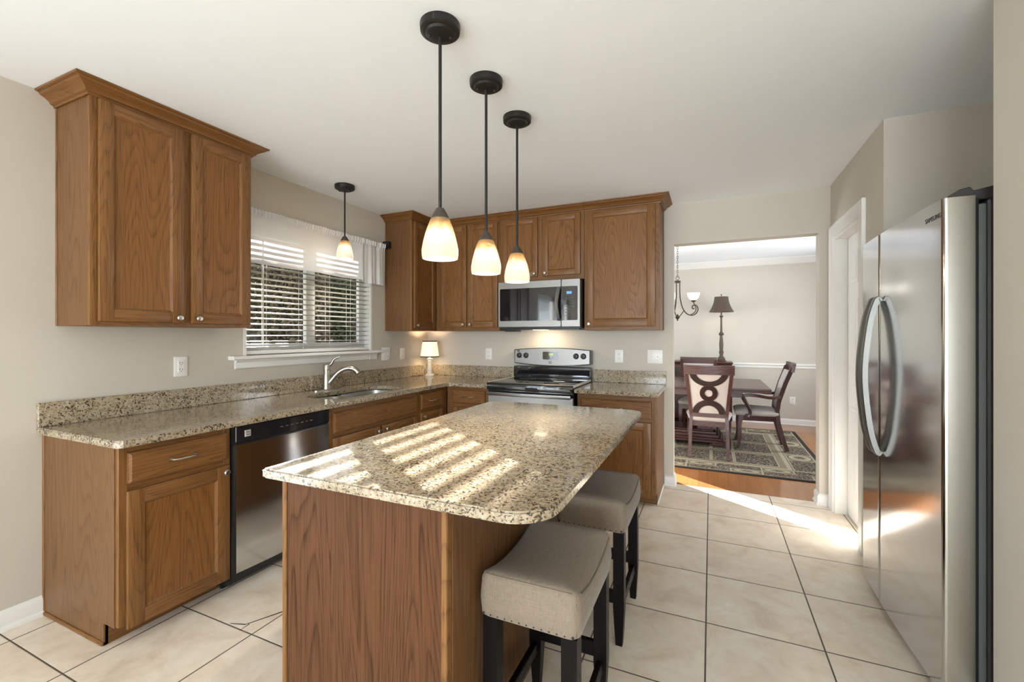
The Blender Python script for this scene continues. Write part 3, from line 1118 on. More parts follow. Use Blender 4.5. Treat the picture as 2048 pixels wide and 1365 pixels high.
c, W, hh, b = wall_cab('oak wall cabinet with one wide door right of the microwave', 1.844, 2.466, ZU0)
b.box(W - 0.008, W + 0.004, -0.015, -0.001, 0.0, hh, M['oak_v'], 0.002)
b.build('body', c)
door(c, 0.018, 0.588, 0.030, hh - 0.013, -0.309, (0.046, 0.055), 0.062)
MB().mould([(0.0, -0.305), (W, -0.305), (W, 0)], local(CRN, ZU0), M['oak_crown'], 1, mats=[M['oak_crown'], M['oak_crown_y']]).build('crown', c)

# base cabinets
ZB, ZT = 0.095, 0.841
XF = 0.63


def base_cab(label, loc, rotz, W, yf, hollow=False):
    c = thing('base_cabinet', label, 'cabinet', loc, rotz)
    b = MB()
    if hollow:
        b.box(0.0, 0.016, yf + 0.02, -0.002, ZB, ZT, M['oak_side'], 0.0005)
        b.box(W - 0.016, W, yf + 0.02, -0.002, ZB, ZT, M['oak_side'], 0.0005)
        b.box(0.016, W - 0.016, yf + 0.02, -0.002, ZB, ZB + 0.016, M['oak_side'])
        b.box(0.016, W - 0.016, -0.012, -0.002, ZB + 0.016, ZT, M['oak_side'])
    else:
        b.box(0.0, W, yf + 0.02, -0.002, ZB, ZT, M['oak_side'], 0.0005)
    b.box(0.0, 0.035, yf, yf + 0.021, ZB, ZT, M['oak_v'], 0.003)
    b.box(W - 0.035, W, yf, yf + 0.021, ZB, ZT, M['oak_v'], 0.003)
    for a, e in ((ZB, ZB + 0.035), (0.640, 0.690), (0.800, ZT)):
        b.box(0.02, W - 0.02, yf + 0.001, yf + 0.021, a, e, M['oak_h'], 0.001)
    b.box(0.02, W - 0.02, yf + 0.006, yf + 0.021, ZB, ZT, M['slot'])
    return c, b


def toe(c, x0, x1, y):
    MB().box(x0, x1, y, y + 0.02, 0.0, ZB, M['oak_h'], 0.002).build('toe_kick', c)


c, b = base_cab('oak base cabinet with drawer and door at the open end of the long counter', (0, -3.085, 0), PI / 2, 0.466, -XF)
b.prism([(-XF + 0.018, ZB), (-0.53, ZB), (-0.53, 0.0), (-0.002, 0.0), (-0.002, ZT), (-XF + 0.018, ZT)], 'x', -0.004, 0.012, M['oak_side'])
b.box(-0.008, 0.010, -0.018, -0.002, 0.0, ZT, M['oak_v'], 0.002)
b.box(-0.012, 0.008, -0.53, -0.020, 0.0, 0.018, M['oak_crown_y'], 0.004)
b.build('body', c)
drawer(c, 0.030, 0.445, 0.682, 0.810, -XF)
door(c, 0.026, 0.454, 0.080, 0.652, -XF, (0.428, 0.622), 0.062)
toe(c, 0.0, 0.466, -0.53)

c, b = base_cab('wide oak sink cabinet with false drawer front and two doors below the sink', (0, -1.985, 0), PI / 2, 0.945, -XF, True)
b.box(0.455, 0.500, -XF + 0.0005, -XF + 0.0205, ZB, 0.65, M['oak_v'], 0.002)
b.build('body', c)
drawer(c, 0.030, 0.915, 0.668, 0.800, -XF, False, 'false_front')
door(c, 0.026, 0.462, 0.080, 0.640, -XF, (0.434, 0.610))
door(c, 0.494, 0.920, 0.080, 0.640, -XF, (0.522, 0.610))
toe(c, 0.0, 0.945, -0.53)

c, b = base_cab('narrow oak base cabinet with drawer and door left of the inner counter corner', (0, -1.038, 0), PI / 2, 0.436, -XF)
b.box(0.356, 0.436, -XF + 0.0004, -XF + 0.0205, ZB, ZT, M['oak_v'], 0.002)
b.build('body', c)
drawer(c, 0.022, 0.352, 0.680, 0.808, -XF)
door(c, 0.022, 0.352, 0.080, 0.652, -XF, (0.052, 0.620))
toe(c, 0.0, 0.408, -0.53)

YF = 0.60
c, b = base_cab('narrow oak base cabinet with drawer between the counter corner and the stove', (0.634, 0, 0), 0, 0.432, -YF)
b.box(0.001, 0.055, -YF - 0.0005, -YF + 0.0205, ZB, ZT, M['oak_v'], 0.002)
b.build('body', c)
drawer(c, 0.060, 0.398, 0.688, 0.812, -YF)
door(c, 0.060, 0.398, 0.080, 0.655, -YF, (0.370, 0.622))
toe(c, 0.0, 0.432, -0.51)

c, b = base_cab('oak base cabinet with wide drawer and door right of the stove', (1.862, 0, 0), 0, 0.606, -YF)
b.prism([(-YF + 0.018, ZB), (-0.51, ZB), (-0.51, 0.0), (-0.002, 0.0), (-0.002, ZT), (-YF + 0.018, ZT)], 'x', 0.594, 0.608, M['oak_side'])
b.box(0.598, 0.614, -0.51, -0.03, 0.0, 0.016, M['trim'], 0.004)
b.build('body', c)
drawer(c, 0.028, 0.572, 0.668, 0.800, -YF)
door(c, 0.028, 0.572, 0.075, 0.640, -YF, (0.056, 0.61))
toe(c, 0.0, 0.594, -0.51)

# ------------------------------------------------------------------ countertops
ZC0, ZC1 = 0.842, 0.873
SK = [rrect(0.235, 0.575, -1.86, -1.565, (0.10, 0.10, 0.06, 0.06)), rrect(0.205, 0.590, -1.535, -1.10, (0.06, 0.06, 0.12, 0.12))]
c = thing('countertop', 'long L-shaped speckled granite countertop along window and back wall', 'countertop', (0, 0, ZC0))
outer = [(0.0, -3.112), (0.66, -3.112), (0.683, -3.090), (0.683, -0.684)] + [(0.709 - 0.026 * math.cos(a), -0.684 + 0.026 * math.sin(a)) for a in (0.4, 0.8, 1.2)] + [(0.709, -0.658), (1.076, -0.658), (1.076, 0.0), (0.0, 0.0)]
hole = rrect(0.215, 0.585, -1.87, -1.09, (0.14, 0.12, 0.14, 0.14))
b = MB()
b.slab(outer, [hole], 0.0, ZC1 - ZC0, M['granite'], 0.005, 2)
b.build('worktop', c)
MB().box(0.001, 0.021, -3.112, -0.001, ZC1 - ZC0, ZC1 - ZC0 + 0.113, M['granite'], 0.003).build('backsplash', c)
MB().box(0.022, 1.076, -0.021, -0.001, ZC1 - ZC0, ZC1 - ZC0 + 0.113, M['granite'], 0.003).build('backsplash', c)
c = thing('countertop', 'short speckled granite countertop right of the stove', 'countertop', (1.852, 0, ZC0))
b = MB()
b.slab([(0.0, -0.658), (0.600, -0.658), (0.638, -0.62), (0.638, 0.0), (0.0, 0.0)], [], 0.0, ZC1 - ZC0, M['granite'], 0.005, 2)
b.build('worktop', c)
MB().box(0.0, 0.638, -0.021, -0.001, ZC1 - ZC0, ZC1 - ZC0 + 0.113, M['granite'], 0.003).build('backsplash', c)

# sink
c = thing('sink', 'double bowl stainless steel sink set under the granite', 'sink', (0.4, -1.48, 0.842))
for (x0, x1, y0, y1, rr, dep) in ((0.225, 0.575, -1.865, -1.560, 0.09, 0.15), (0.195, 0.590, -1.530, -1.095, 0.10, 0.19)):
    b = MB()
    t = bmesh.new()
    lv = [(0.0, 0.0), (-0.004, 0.006), (-dep * 0.8, 0.012), (-dep, 0.05)]
    rings = []
    for dz, ins in lv:
        rings.append([t.verts.new((p[0] - 0.4, p[1] + 1.48, dz - 0.002)) for p in rrect(x0 + ins, x1 - ins, y0 + ins, y1 - ins, [max(0.02, rr - ins * 0.5)] * 4, 6)])
    out = [t.verts.new((p[0] - 0.4, p[1] + 1.48, -0.002)) for p in rrect(x0 - 0.014, x1 + 0.014, y0 - 0.014, y1 + 0.014, [rr + 0.012] * 4, 6)]
    rings.insert(0, out)
    for a, d in zip(rings, rings[1:]):
        for k in range(len(a)):
            t.faces.new((a[k], a[(k + 1) % len(a)], d[(k + 1) % len(a)], d[k]))
    t.faces.new(rings[-1])
    bmesh.ops.recalc_face_normals(t, faces=t.faces)
    b.merge(t, M['steel_bowl'])
    bo = b.build('bowl', c)
    MB().lathe([(0.0, 0.004), (0.03, 0.004), (0.04, 0.002), (0.042, 0.0)], M['nickel'], ((x0 + x1) / 2 - 0.4, (y0 + y1) / 2 + 1.48, -dep - 0.002), 20).build('drain', bo)

# faucet
c = thing('faucet', 'brushed nickel single handle faucet behind the sink', 'faucet', (0.095, -1.495, ZC1))
b = MB()
b.slab(rrect(-0.028, 0.028, -0.125, 0.125, [0.026] * 4), [], 0.0, 0.007, M['nickel'], 0.002)
b.build('base_plate', c)
b = MB()
b.lathe([(0.0, 0.0), (0.030, 0.0), (0.029, 0.008), (0.027, 0.02), (0.0265, 0.12), (0.0265, 0.150), (0.0, 0.151)], M['nickel'], (0, 0, 0.006), 28)
b.tube(bez([(0.0, 0.005, 0.040), (0.022, 0.02, 0.070), (0.06, 0.045, 0.125), (0.10, 0.070, 0.158), (0.140, 0.095, 0.168), (0.175, 0.115, 0.158)], 30), [0.026 - 0.007 * min(1, k / 12) for k in range(31)], M['nickel'], 16)
b.build('spout', c)
b = MB()
b.tube(bez([(0.140, 0.095, 0.168), (0.168, 0.111, 0.162), (0.190, 0.124, 0.142), (0.196, 0.128, 0.128)], 14), [0.019] + [0.021] * 10 + [0.022, 0.021], M['nickel'], 16)
b.build('spray_head', c)
b = MB()
b.lathe([(0.0, 0.0), (0.0275, 0.0), (0.0275, 0.028), (0.024, 0.040), (0.0, 0.044)], M['nickel'], (0, 0, 0.158), 28)
hp = bez([(0.012, 0.008, 0.190), (0.028, 0.020, 0.208), (0.045, 0.032, 0.242), (0.080, 0.056, 0.262)], 22)
b.tube(hp, [0.015 - 0.008 * k / (len(hp) - 1) for k in range(len(hp))], M['nickel'], 12)
b.build('handle', c)

# ------------------------------------------------------------------ dishwasher
c = thing('dishwasher', 'stainless steel dishwasher with black control strip under the long counter', 'dishwasher', (0, -2.616, 0), PI / 2)
Wd = 0.628
b = MB()
b.box(0.003, Wd - 0.003, -0.60, -0.05, 0.02, 0.836, M['black_plastic'])
b.box(0.003, 0.022, -0.628, -0.60, 0.04, 0.836, M['black_plastic'])
b.build('body', c)
b = MB()
n = 14
pts = [(0.022 + (Wd - 0.028) * i / n, -0.640 - 0.014 * math.sin(PI * i / n)) for i in range(n + 1)]
b.prism(pts + [(Wd - 0.006, -0.60), (0.022, -0.60)], 'z', 0.085, 0.738, M['steel'], 0.0)
b.build('door', c)
b = MB()
pts = [(0.018 + (Wd - 0.022) * i / n, -0.643 - 0.016 * math.sin(PI * i / n)) for i in range(n + 1)]
b.prism(pts + [(Wd - 0.004, -0.60), (0.018, -0.60)], 'z', 0.752, 0.833, M['black_enamel'], 0.003)
b.prism([(p[0], p[1] + 0.012) for p in pts] + [(Wd - 0.004, -0.60), (0.018, -0.60)], 'z', 0.735, 0.755, M['black_plastic'])
cp = b.build('control_panel', c)
b = MB()
lx, lz, ly = 0.078, 0.792, -0.650
b.box(lx - 0.016, lx + 0.016, ly - 0.0012, ly + 0.004, lz - 0.017, lz + 0.017, M['logo'], 0.001)
for dz in (-0.006, 0.006):
    b.box(lx - 0.011, lx + 0.011, ly - 0.0018, ly, lz + dz - 0.0015, lz + dz + 0.0015, M['slot'])
b.build('logo', cp)
b = MB()
for k in range(7):
    x = 0.27 + 0.034 * k
    b.box(x - 0.008, x + 0.008, -0.6605 + (0.002 if k > 4 else 0), -0.655, 0.789, 0.793, M['gum'])
b.build('buttons', cp)
MB().box(0.0, Wd, -0.56, -0.54, 0.0, 0.082, M['black_plastic']).build('toe_kick', c)

# ------------------------------------------------------------------ range
c = thing('stove', 'stainless and black electric stove with glass cooktop against the back wall', 'stove', (1.08, 0, 0))
Ws = 0.766
b = MB()
b.box(0.0, Ws, -0.630, -0.03, 0.02, 0.868, M['black_enamel'], 0.003)
for sx in (0.03, Ws - 0.07):
    b.box(sx, sx + 0.04, -0.55, -0.51, 0.0, 0.025, M['black_plastic'])
b.build('body', c)
b = MB()
b.prism([(-0.672, 0.836), (-0.676, 0.848), (-0.676, 0.888), (-0.668, 0.897), (-0.10, 0.897), (-0.10, 0.868), (-0.640, 0.868), (-0.640, 0.836)], 'x', 0.0, Ws, M['black_glass'], 0.002)
b.box(-0.001, 0.010, -0.655, -0.09, 0.880, 0.899, M['ivory'], 0.002)
b.box(Ws - 0.010, Ws + 0.001, -0.655, -0.09, 0.880, 0.899, M['ivory'], 0.002)
ck = b.build('cooktop', c)
for (x, y, r) in ((0.20, -0.48, 0.10), (0.56, -0.48, 0.085), (0.20, -0.22, 0.075), (0.56, -0.22, 0.10)):
    MB().lathe([(r - 0.002, 0), (r, 0), (r, 0.0006), (r - 0.002, 0.0006)], M['gum'], (x, y, 0.8968), 40, close=False).build('burner_ring', ck)
b = MB()
b.box(0.0, Ws, -0.100, -0.02, 0.868, 1.005, M['black_enamel'], 0.008, 2)
b.prism([(-0.098, 0.985), (-0.110, 0.965), (-0.100, 0.93), (-0.02, 0.93), (-0.02, 0.985)], 'x', 0.006, Ws - 0.006, M['black_enamel'])
b.build('backguard', c)
b = MB()
top = [(Ws * i / 20, 1.160 + 0.020 * math.sin(PI * i / 20)) for i in range(21)]
bot = [(Ws * i / 20, 1.038 - 0.022 * math.sin(PI * i / 20)) for i in range(20, -1, -1)]
b.prism([(x, z - 0.008) for x, z in bot[::-1]] + [(x, z + 0.004) for x, z in top[::-1]], 'y', -0.085, -0.02, M['black_enamel'], 0.003)
ob = [(0.012 + (Ws - 0.024) * (p[0] / Ws), p[1]) for p in (bot[::-1] + top[::-1])]
b.prism(ob, 'y', -0.094, -0.084, M['steel_x'], 0.002)
pn = b.build('control_panel', c)
for x in (0.060, 0.130, Ws - 0.138, Ws - 0.068):
    kb = MB()
    kb.lathe([(0.0, 0.0), (0.027, 0.0), (0.027, 0.005), (0.021, 0.008), (0.019, 0.024), (0.0, 0.026)], M['black_plastic'], seg=24,
             mtx=Matrix.Translation((x, -0.0945, 1.108)) @ Matrix.Rotation(PI / 2, 4, 'X'))
    kb.box(x - 0.004, x + 0.004, -0.127, -0.115, 1.090, 1.126, M['black_plastic'], 0.002)
    kb.build('knob', pn)
b = MB()
b.prism(rrect(0.302, 0.452, 1.072, 1.146, [0.010] * 4, 4), 'y', -0.0975, -0.090, M['black_glass'])
ds = b.build('display', pn)
text_part('2:40', 0.026, M['green_led'], ds, Matrix.Translation((0.384, -0.0980, 1.121)) @ FRONT, 'digits')
b = MB()
for k in range(5):
    b.box(0.318 + 0.027 * k, 0.330 + 0.027 * k, -0.0981, -0.097, 1.086, 1.0895, M['gum'])
b.build('buttons', ds)
b = MB()
b.box(0.364, 0.390, -0.0955, -0.0935, 1.034, 1.058, M['lettering'])
b.build('logo', pn)
b = MB()
b.prism([(0.372, 1.038), (0.377, 1.038), (0.377, 1.045), (0.383, 1.038), (0.389, 1.038), (0.380, 1.047), (0.388, 1.055), (0.382, 1.055), (0.377, 1.049), (0.377, 1.055), (0.372, 1.055)], 'y', -0.0962, -0.095, M['steel_x'])
b.build('logo_mark', pn)
b = MB()
b.box(0.040, 0.062, -0.0955, -0.0935, 1.143, 1.158, M['lettering'])
b.build('marking', pn)
b = MB()
b.box(0.004, Ws - 0.004, -0.655, -0.630, 0.155, 0.800, M['steel_x'], 0.004)
b.box(0.004, Ws - 0.004, -0.650, -0.630, 0.800, 0.836, M['black_enamel'])
b.box(0.10, Ws - 0.10, -0.657, -0.650, 0.30, 0.62, M['black_glass'], 0.003)
dr = b.build('oven_door', c)
b = MB()
b.box(0.012, Ws - 0.012, -0.700, -0.680, 0.790, 0.820, M['steel_x'], 0.004, 2)
for x in (0.03, Ws - 0.05):
    b.box(x, x + 0.02, -0.682, -0.650, 0.796, 0.814, M['black_plastic'], 0.002)
b.build('handle', dr)
MB().box(0.004, Ws - 0.004, -0.652, -0.630, 0.030, 0.145, M['steel_x'], 0.004).build('drawer', c)

# ------------------------------------------------------------------ microwave
c = thing('microwave', 'stainless over the range microwave with black glass door', 'microwave', (1.058, 0, 1.352))
Wm, Hm = 0.776, 0.436
b = MB()
b.box(0.0, Wm, -0.372, -0.003, 0.008, Hm, M['black_plastic'], 0.003)
b.box(0.02, Wm - 0.02, -0.36, -0.04, 0.0, 0.012, M['black_plastic'])
b.build('body', c)
b = MB()
b.box(0.0, 0.604, -0.402, -0.372, 0.022, Hm, M['steel_x'], 0.004)
dr = b.build('door', c)
b = MB()
b.prism(rrect(0.020, 0.604, 0.080, 0.372, (0.010, 0.0, 0.0, 0.010), 4), 'y', -0.4045, -0.400, M['black_glass'])
b.build('glass', dr)
hp = bez([(0.594, -0.402, 0.360), (0.590, -0.425, 0.350), (0.575, -0.442, 0.22), (0.590, -0.425, 0.095), (0.594, -0.402, 0.085)], 28)
b = MB()
b.tube(hp, 0.015, M['steel_x'], sec=[(-0.95, -0.45), (0.95, -0.45), (1.05, 0), (0.95, 0.45), (-0.95, 0.45), (-1.05, 0)])
b.build('handle', dr)
b = MB()
b.box(0.607, Wm - 0.002, -0.402, -0.372, 0.022, Hm, M['steel_x'], 0.004)
b.prism(rrect(0.607, Wm - 0.024, 0.080, 0.372, (0.0, 0.010, 0.010, 0.0), 4), 'y', -0.4045, -0.400, M['black_glass'])
pn = b.build('control_panel', c)
b = MB()
b.box(0.655, 0.700, -0.4055, -0.4040, 0.306, 0.328, M['blue_led'])
b.build('display', pn)
b = MB()
for r_ in range(7):
    for q in range(3):
        if r_ == 4 and q == 2:
            continue
        x = 0.650 + 0.032 * q
        z = 0.272 - 0.025 * r_
        b.box(x - 0.006, x + 0.006, -0.4052, -0.404, z - 0.003, z + 0.003, M['gum'])
b.build('buttons', pn)
b = MB()
b.box(0.030, 0.145, -0.33, -0.20, -0.016, 0.004, M['black_plastic'], 0.004)
b.build('vent', c)
b = MB()
b.box(0.30, 0.42, -0.30, -0.20, -0.002, 0.002, M['bulb'])
b.build('cooktop_light', c)
area_light('microwave_lamp', (1.42, -0.20, 1.345), (0, 0.35, -1), 0.12, 0.08, 1.6, (1.0, 0.78, 0.55))

# ------------------------------------------------------------------ island
c = thing('kitchen_island', 'oak kitchen island base with wide grain end panel', 'island', (1.885, -2.28, 0))
IX0, IX1, IY0, IY1 = 1.568 - 1.885, 2.198 - 1.885, -3.062 + 2.28, -1.53 + 2.28
b = MB()
b.box(IX0 + 0.02, IX1, IY0 + 0.004, IY1, 0.0, 0.840, M['oak_side'])
b.build('body', c)
b = MB()
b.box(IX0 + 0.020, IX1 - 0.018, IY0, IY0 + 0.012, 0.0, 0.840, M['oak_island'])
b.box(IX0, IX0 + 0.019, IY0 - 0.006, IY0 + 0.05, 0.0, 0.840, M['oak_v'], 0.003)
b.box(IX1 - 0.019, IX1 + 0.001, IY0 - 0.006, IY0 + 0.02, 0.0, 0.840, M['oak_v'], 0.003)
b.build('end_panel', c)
b = MB()
b.box(IX1 - 0.004, IX1 + 0.004, IY0 + 0.02, IY1, 0.0, 0.840, M['oak_side'])
b.build('back_panel', c)
b = MB()
b.box(IX0, IX0 + 0.021, IY0 + 0.05, IY1, 0.095, 0.840, M['oak_v'])
b.build('face_frame', c)
c = tag(MB().slab([(1.536, -3.112)] + rrect(1.536, 2.492, -3.112, -1.472, (0.0, 0.125, 0.075, 0.070))[1:], [], 0.0, 0.031, M['granite'], 0.005, 2).build('countertop', loc=(0, 0, 0.842)),
        'glossy granite island countertop with rounded corners and overhang', 'countertop')

# ------------------------------------------------------------------ bar stools
def stool(label, loc):
    c = thing('bar_stool', label, 'stool', loc, 0, 'saddle stools at the island')
    hx, hy = 0.150, 0.218
    zb = 0.478
    b = MB()
    t = bmesh.new()

    def zt(y):
        return 0.578 + 0.036 * (abs(y) / hy) ** 2.2

    def sect(inset, n=10):
        return rrect(-hx + inset, hx - inset, -hy + inset, hy - inset, [max(0.006, 0.028 - inset * 0.5)] * 4, n)

    def ring(inset, zf):
        # densify long sides so the saddle curves
        pts = sect(inset)
        out = []
        for i in range(len(pts)):
            a, d = pts[i], pts[(i + 1) % len(pts)]
            out.append(a)
            if i % 11 == 10:
                k = 14
                for j in range(1, k):
                    out.append((a[0] + (d[0] - a[0]) * j / k, a[1] + (d[1] - a[1]) * j / k))
        return [t.verts.new((x, y, zf(y))) for x, y in out]
    rings = [ring(0.006, lambda y: zb), ring(0.0, lambda y: zb + 0.006), ring(-0.004, lambda y: zb + 0.05), ring(0.0, lambda y: zt(y) - 0.022), ring(0.006, lambda y: zt(y) - 0.008),
             ring(0.018, lambda y: zt(y) + 0.001), ring(0.045, lambda y: zt(y) + 0.008), ring(0.09, lambda y: zt(y) + 0.013), ring(0.13, lambda y: zt(y) + 0.014)]
    for a, d in zip(rings, rings[1:]):
        for k in range(len(a)):
            t.faces.new((a[k], a[(k + 1) % len(a)], d[(k + 1) % len(a)], d[k]))
    t.faces.new(rings[0][::-1])
    # close the middle strip
    top = rings[-1]
    cc = [t.verts.new((0, -hy + 0.13 + (2 * hy - 0.26) * k / 12, zt(-hy + 0.13 + (2 * hy - 0.26) * k / 12) + 0.0145)) for k in range(13)]
    # fan by nearest centre vertex
    idx = [min(range(13), key=lambda q: abs(cc[q].co.y - v.co.y)) for v in top]
    m = len(top)
    for k in range(m):
        a, d = top[k], top[(k + 1) % m]
        ia, id_ = idx[k], idx[(k + 1) % m]
        if ia == id_:
            t.faces.new((a, d, cc[ia]))
        else:
            st = 1 if id_ > ia else -1
            t.faces.new((a, d, cc[id_]))
            q = ia
            while q != id_:
                t.faces.new((a, cc[q + st], cc[q]))
                q += st
    bmesh.ops.recalc_face_normals(t, faces=t.faces)
    b.merge(t, M['linen'])
    seat = b.build('seat', c, angle=60)
    b = MB()
    for sx in (-1, 1):
        b.tube([(sx * (hx - 0.0035), y, zt(y) - 0.011) for y in [(-hy + 0.032) + (2 * hy - 0.064) * k / 20 for k in range(21)]], 0.0028, M['linen_seam'], 6)
        b.tube([(x, sx * (hy - 0.0035), zt(hy) - 0.011) for x in (-hx + 0.02, 0, hx - 0.02)], 0.0014, M['linen'], 6)
        b.tube([(sx * (hx - 0.0082), -hy + 0.0082, z) for z in (zb + 0.01, zb + 0.06, zt(hy) - 0.035)], 0.0022, M['linen_seam'], 6)
    b.build('piping', seat)
    for k in range(13):
        x = -hx + 0.016 + (2 * hx - 0.032) * k / 12
        MB().ball((x, -hy + 0.0015, zb + 0.010), 0.0042, M['bronze'], 10, (1, 0.6, 1)).build('nailhead', seat)
    for sx in (-1, 1):
        for sy in (-1, 1):
            b = MB()
            x, y = sx * (hx - 0.030), sy * (hy - 0.034)
            t = bmesh.new()
            rr = []
            for z, w in ((0.0, 0.0135), (0.012, 0.0145), (0.13, 0.021), (0.16, 0.0225), (0.477, 0.0225)):
                rr.append([t.verts.new((x + a * w, y + d * w, z)) for a, d in ((-1, -1), (1, -1), (1, 1), (-1, 1))])
            for a, d in zip(rr, rr[1:]):
                for k in range(4):
                    t.faces.new((a[k], a[(k + 1) % 4], d[(k + 1) % 4], d[k]))
            t.faces.new(rr[0][::-1])
            t.faces.new(rr[-1])
            bmesh.ops.recalc_face_normals(t, faces=t.faces)
            b.merge(t, M['espresso'])
            b.build('leg', c)
    for sy in (-1, 1):
        MB().box(-hx + 0.05, hx - 0.05, sy * (hy - 0.034) - 0.011, sy * (hy - 0.034) + 0.011, 0.170, 0.222, M['espresso'], 0.003).build('stretcher', c)
    for sx in (-1, 1):
        MB().box(sx * (hx - 0.030) - 0.011, sx * (hx - 0.030) + 0.011, -hy + 0.055, hy - 0.055, 0.132, 0.172, M['espresso'], 0.003).build('stretcher', c)
    return c


stool('near linen saddle stool with nailheads beside the island, closest to the camera', (2.372, -2.713, 0))
stool('far linen saddle stool under the island overhang, nearer the stove', (2.372, -2.005, 0))

# ------------------------------------------------------------------ pendant lights
def pendant(label, x, y, zb, scale, group, power):
    c = thing('pendant_light', label, 'pendant light', (x, y, 0), 0, group)
    s = scale
    zc = zb + 0.150 * s            # bottom of cap
    b = MB()
    b.lathe([(0.0, 0.0), (0.073, 0.0), (0.074, -0.006), (0.072, -0.026), (0.066, -0.030), (0.056, -0.031), (0.050, -0.038), (0.030, -0.044), (0.0, -0.046)], M['bronze'], (0, 0, H), 40)
    for a in (0.6, 0.6 + PI):
        b.ball((0.038 * math.cos(a), 0.038 * math.sin(a), H - 0.043), 0.006, M['bronze'], 10)
    b.build('canopy', c)
    MB().cyl((0, 0, H - 0.04), (0, 0, zc + 0.028 * s), 0.0062, M['bronze'], 14).build('rod', c)
    b = MB()
    b.lathe([(0.0, 0.036), (0.014, 0.036), (0.017, 0.031), (0.031, 0.006), (0.033, 0.0), (0.033, -0.004), (0.030, -0.004), (0.0, -0.002)], M['cap_bronze'], (0, 0, zc), 28, mtx=Matrix.Translation((0, 0, zc)) @ Matrix.Scale(s, 4) @ Matrix.Translation((0, 0, -zc)))
    b.build('cap', c)
    b = MB()
    out = [(0.031, 0.150), (0.036, 0.143), (0.045, 0.120), (0.054, 0.092), (0.062, 0.060), (0.067, 0.032), (0.0665, 0.014), (0.0645, 0.0)]
    inn = [(r - 0.003, z) for r, z in out[::-1]]
    b.lathe([(r * s, z * s) for r, z in out + [(0.062, 0.0)] + inn], M['shade_glass'], (0, 0, zb), 40, close=False)
    sh = b.build('shade', c)
    MB().ball((0, 0, zb + 0.112 * s), 0.015 * s, M['bulb'], 14, (1, 1, 1.4)).build('bulb', c)
    l = bpy.data.lights.new('pendant_lamp', 'POINT')
    l.energy = power * 3.1
    l.color = (1.0, 0.95, 0.87)
    l.shadow_soft_size = 0.022
    lo = bpy.data.objects.new('pendant_lamp', l)
    COL.objects.link(lo)
    lo.parent = c
    lo.location = (0, 0, zb + 0.112 * s)
    return c


pendant('nearest of three pendants in a row over the island, largest in view', 1.936, -2.700, 1.580, 1.0, 'pendants over the island', 9)
pendant('middle of three frosted glass pendants over the island', 1.928, -2.318, 1.575, 1.0, 'pendants over the island', 9)
pendant('farthest of three island pendants, in front of the microwave', 1.920, -1.952, 1.578, 1.0, 'pendants over the island', 9)
pendant('small frosted glass pendant hanging over the sink by the window', 0.307, -1.522, 1.882, 0.92, 'pendant over the sink', 5)

# ------------------------------------------------------------------ refrigerator
c = thing('refrigerator', 'tall stainless side by side refrigerator with curved handles in the alcove', 'refrigerator', (3.66, -1.62, 0))
OX, OY = -3.66, 1.62


def bulge(y):
    return 3.573 - 0.012 * (1 - ((y + 1.625) / 0.455) ** 2)


b = MB()
b.box(3.690 + OX, 4.36 + OX, -2.066 + OY, -1.180 + OY, 0.02, 1.760, M['dark_steel'], 0.006)
for yy in (-1.95, -1.30):
    b.box(3.75 + OX, 3.80 + OX, yy - 0.02 + OY, yy + 0.02 + OY, 0.0, 0.03, M['black_plastic'])
b.build('body', c)
MB().box(3.635 + OX, 3.70 + OX, -2.05 + OY, -1.195 + OY, 0.012, 0.050, M['black_plastic'], 0.003).build('grille', c)
doors = []
for (ya, yb_) in ((-1.468, -1.176), (-2.074, -1.476)):
    b = MB()
    n = 18
    rad = 0.014
    pts = []
    fine = [0.0, 0.0006, 0.002, 0.004, 0.007, 0.0105, 0.014, 0.018]
    ys_ = [ya + q for q in fine] + [ya + (yb_ - ya) * i / n for i in range(1, n)] + [yb_ - q for q in fine[::-1]]
    for y in ys_:
        x = bulge(y)
        e = min(y - ya, yb_ - y)
        if e < rad:
            x += rad * (1 - math.sqrt(max(0, 1 - (1 - e / rad) ** 2))) * 0.8
        pts.append((x + OX, y + OY))
    b.prism(pts + [(3.655 + OX, yb_ + OY), (3.655 + OX, ya + OY)], 'z', 0.055, 1.772, M['steel'])
    b.mi(M['steel_dimmed'])
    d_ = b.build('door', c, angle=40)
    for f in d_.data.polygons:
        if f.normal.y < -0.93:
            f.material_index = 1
    doors.append(d_)
    b = MB()
    b.box(3.6555 + OX, 3.689 + OX, ya + 0.012 + OY, yb_ - 0.012 + OY, 0.075, 1.745, M['gum'], 0.003)
    b.box(3.6555 + OX, 3.665 + OX, ya + 0.004 + OY, yb_ - 0.004 + OY, 0.06, 1.765, M['black_plastic'], 0.002)
    b.build('gasket', doors[-1])
for dd, y in ((doors[0], -1.438), (doors[1], -1.508)):
    b = MB()
    pts = bez([(3.556, y, 1.470), (3.538, y, 1.455), (3.512, y, 1.34), (3.494, y, 1.115), (3.512, y, 0.885), (3.538, y, 0.770), (3.556, y, 0.752)], 48)
    b.tube([(p.x + OX, p.y + OY, p.z) for p in pts], 0.016, M['handle_steel'], sec=[(-1.0, -0.55), (-0.7, -0.75), (0.7, -0.75), (1.0, -0.55), (1.0, 0.75), (-1.0, 0.75)])
    b.build('handle', dd)
b = MB()
b.prism([(3.618, 1.752), (3.618, 1.800), (3.648, 1.806), (3.656, 1.792), (3.72, 1.806), (4.30, 1.806), (4.30, 1.760), (3.66, 1.760), (3.66, 1.752)], 'y', -2.060, -1.975, M['dark_steel'], 0.003, mtx=Matrix.Translation((OX, OY, 0)))
b.build('hinge_cover', c)
b = MB()
b.box(3.70 + OX, 4.30 + OX, -1.975 + OY, -1.19 + OY, 1.760, 1.790, M['dark_steel'], 0.003)
b.build('top_cover', c)
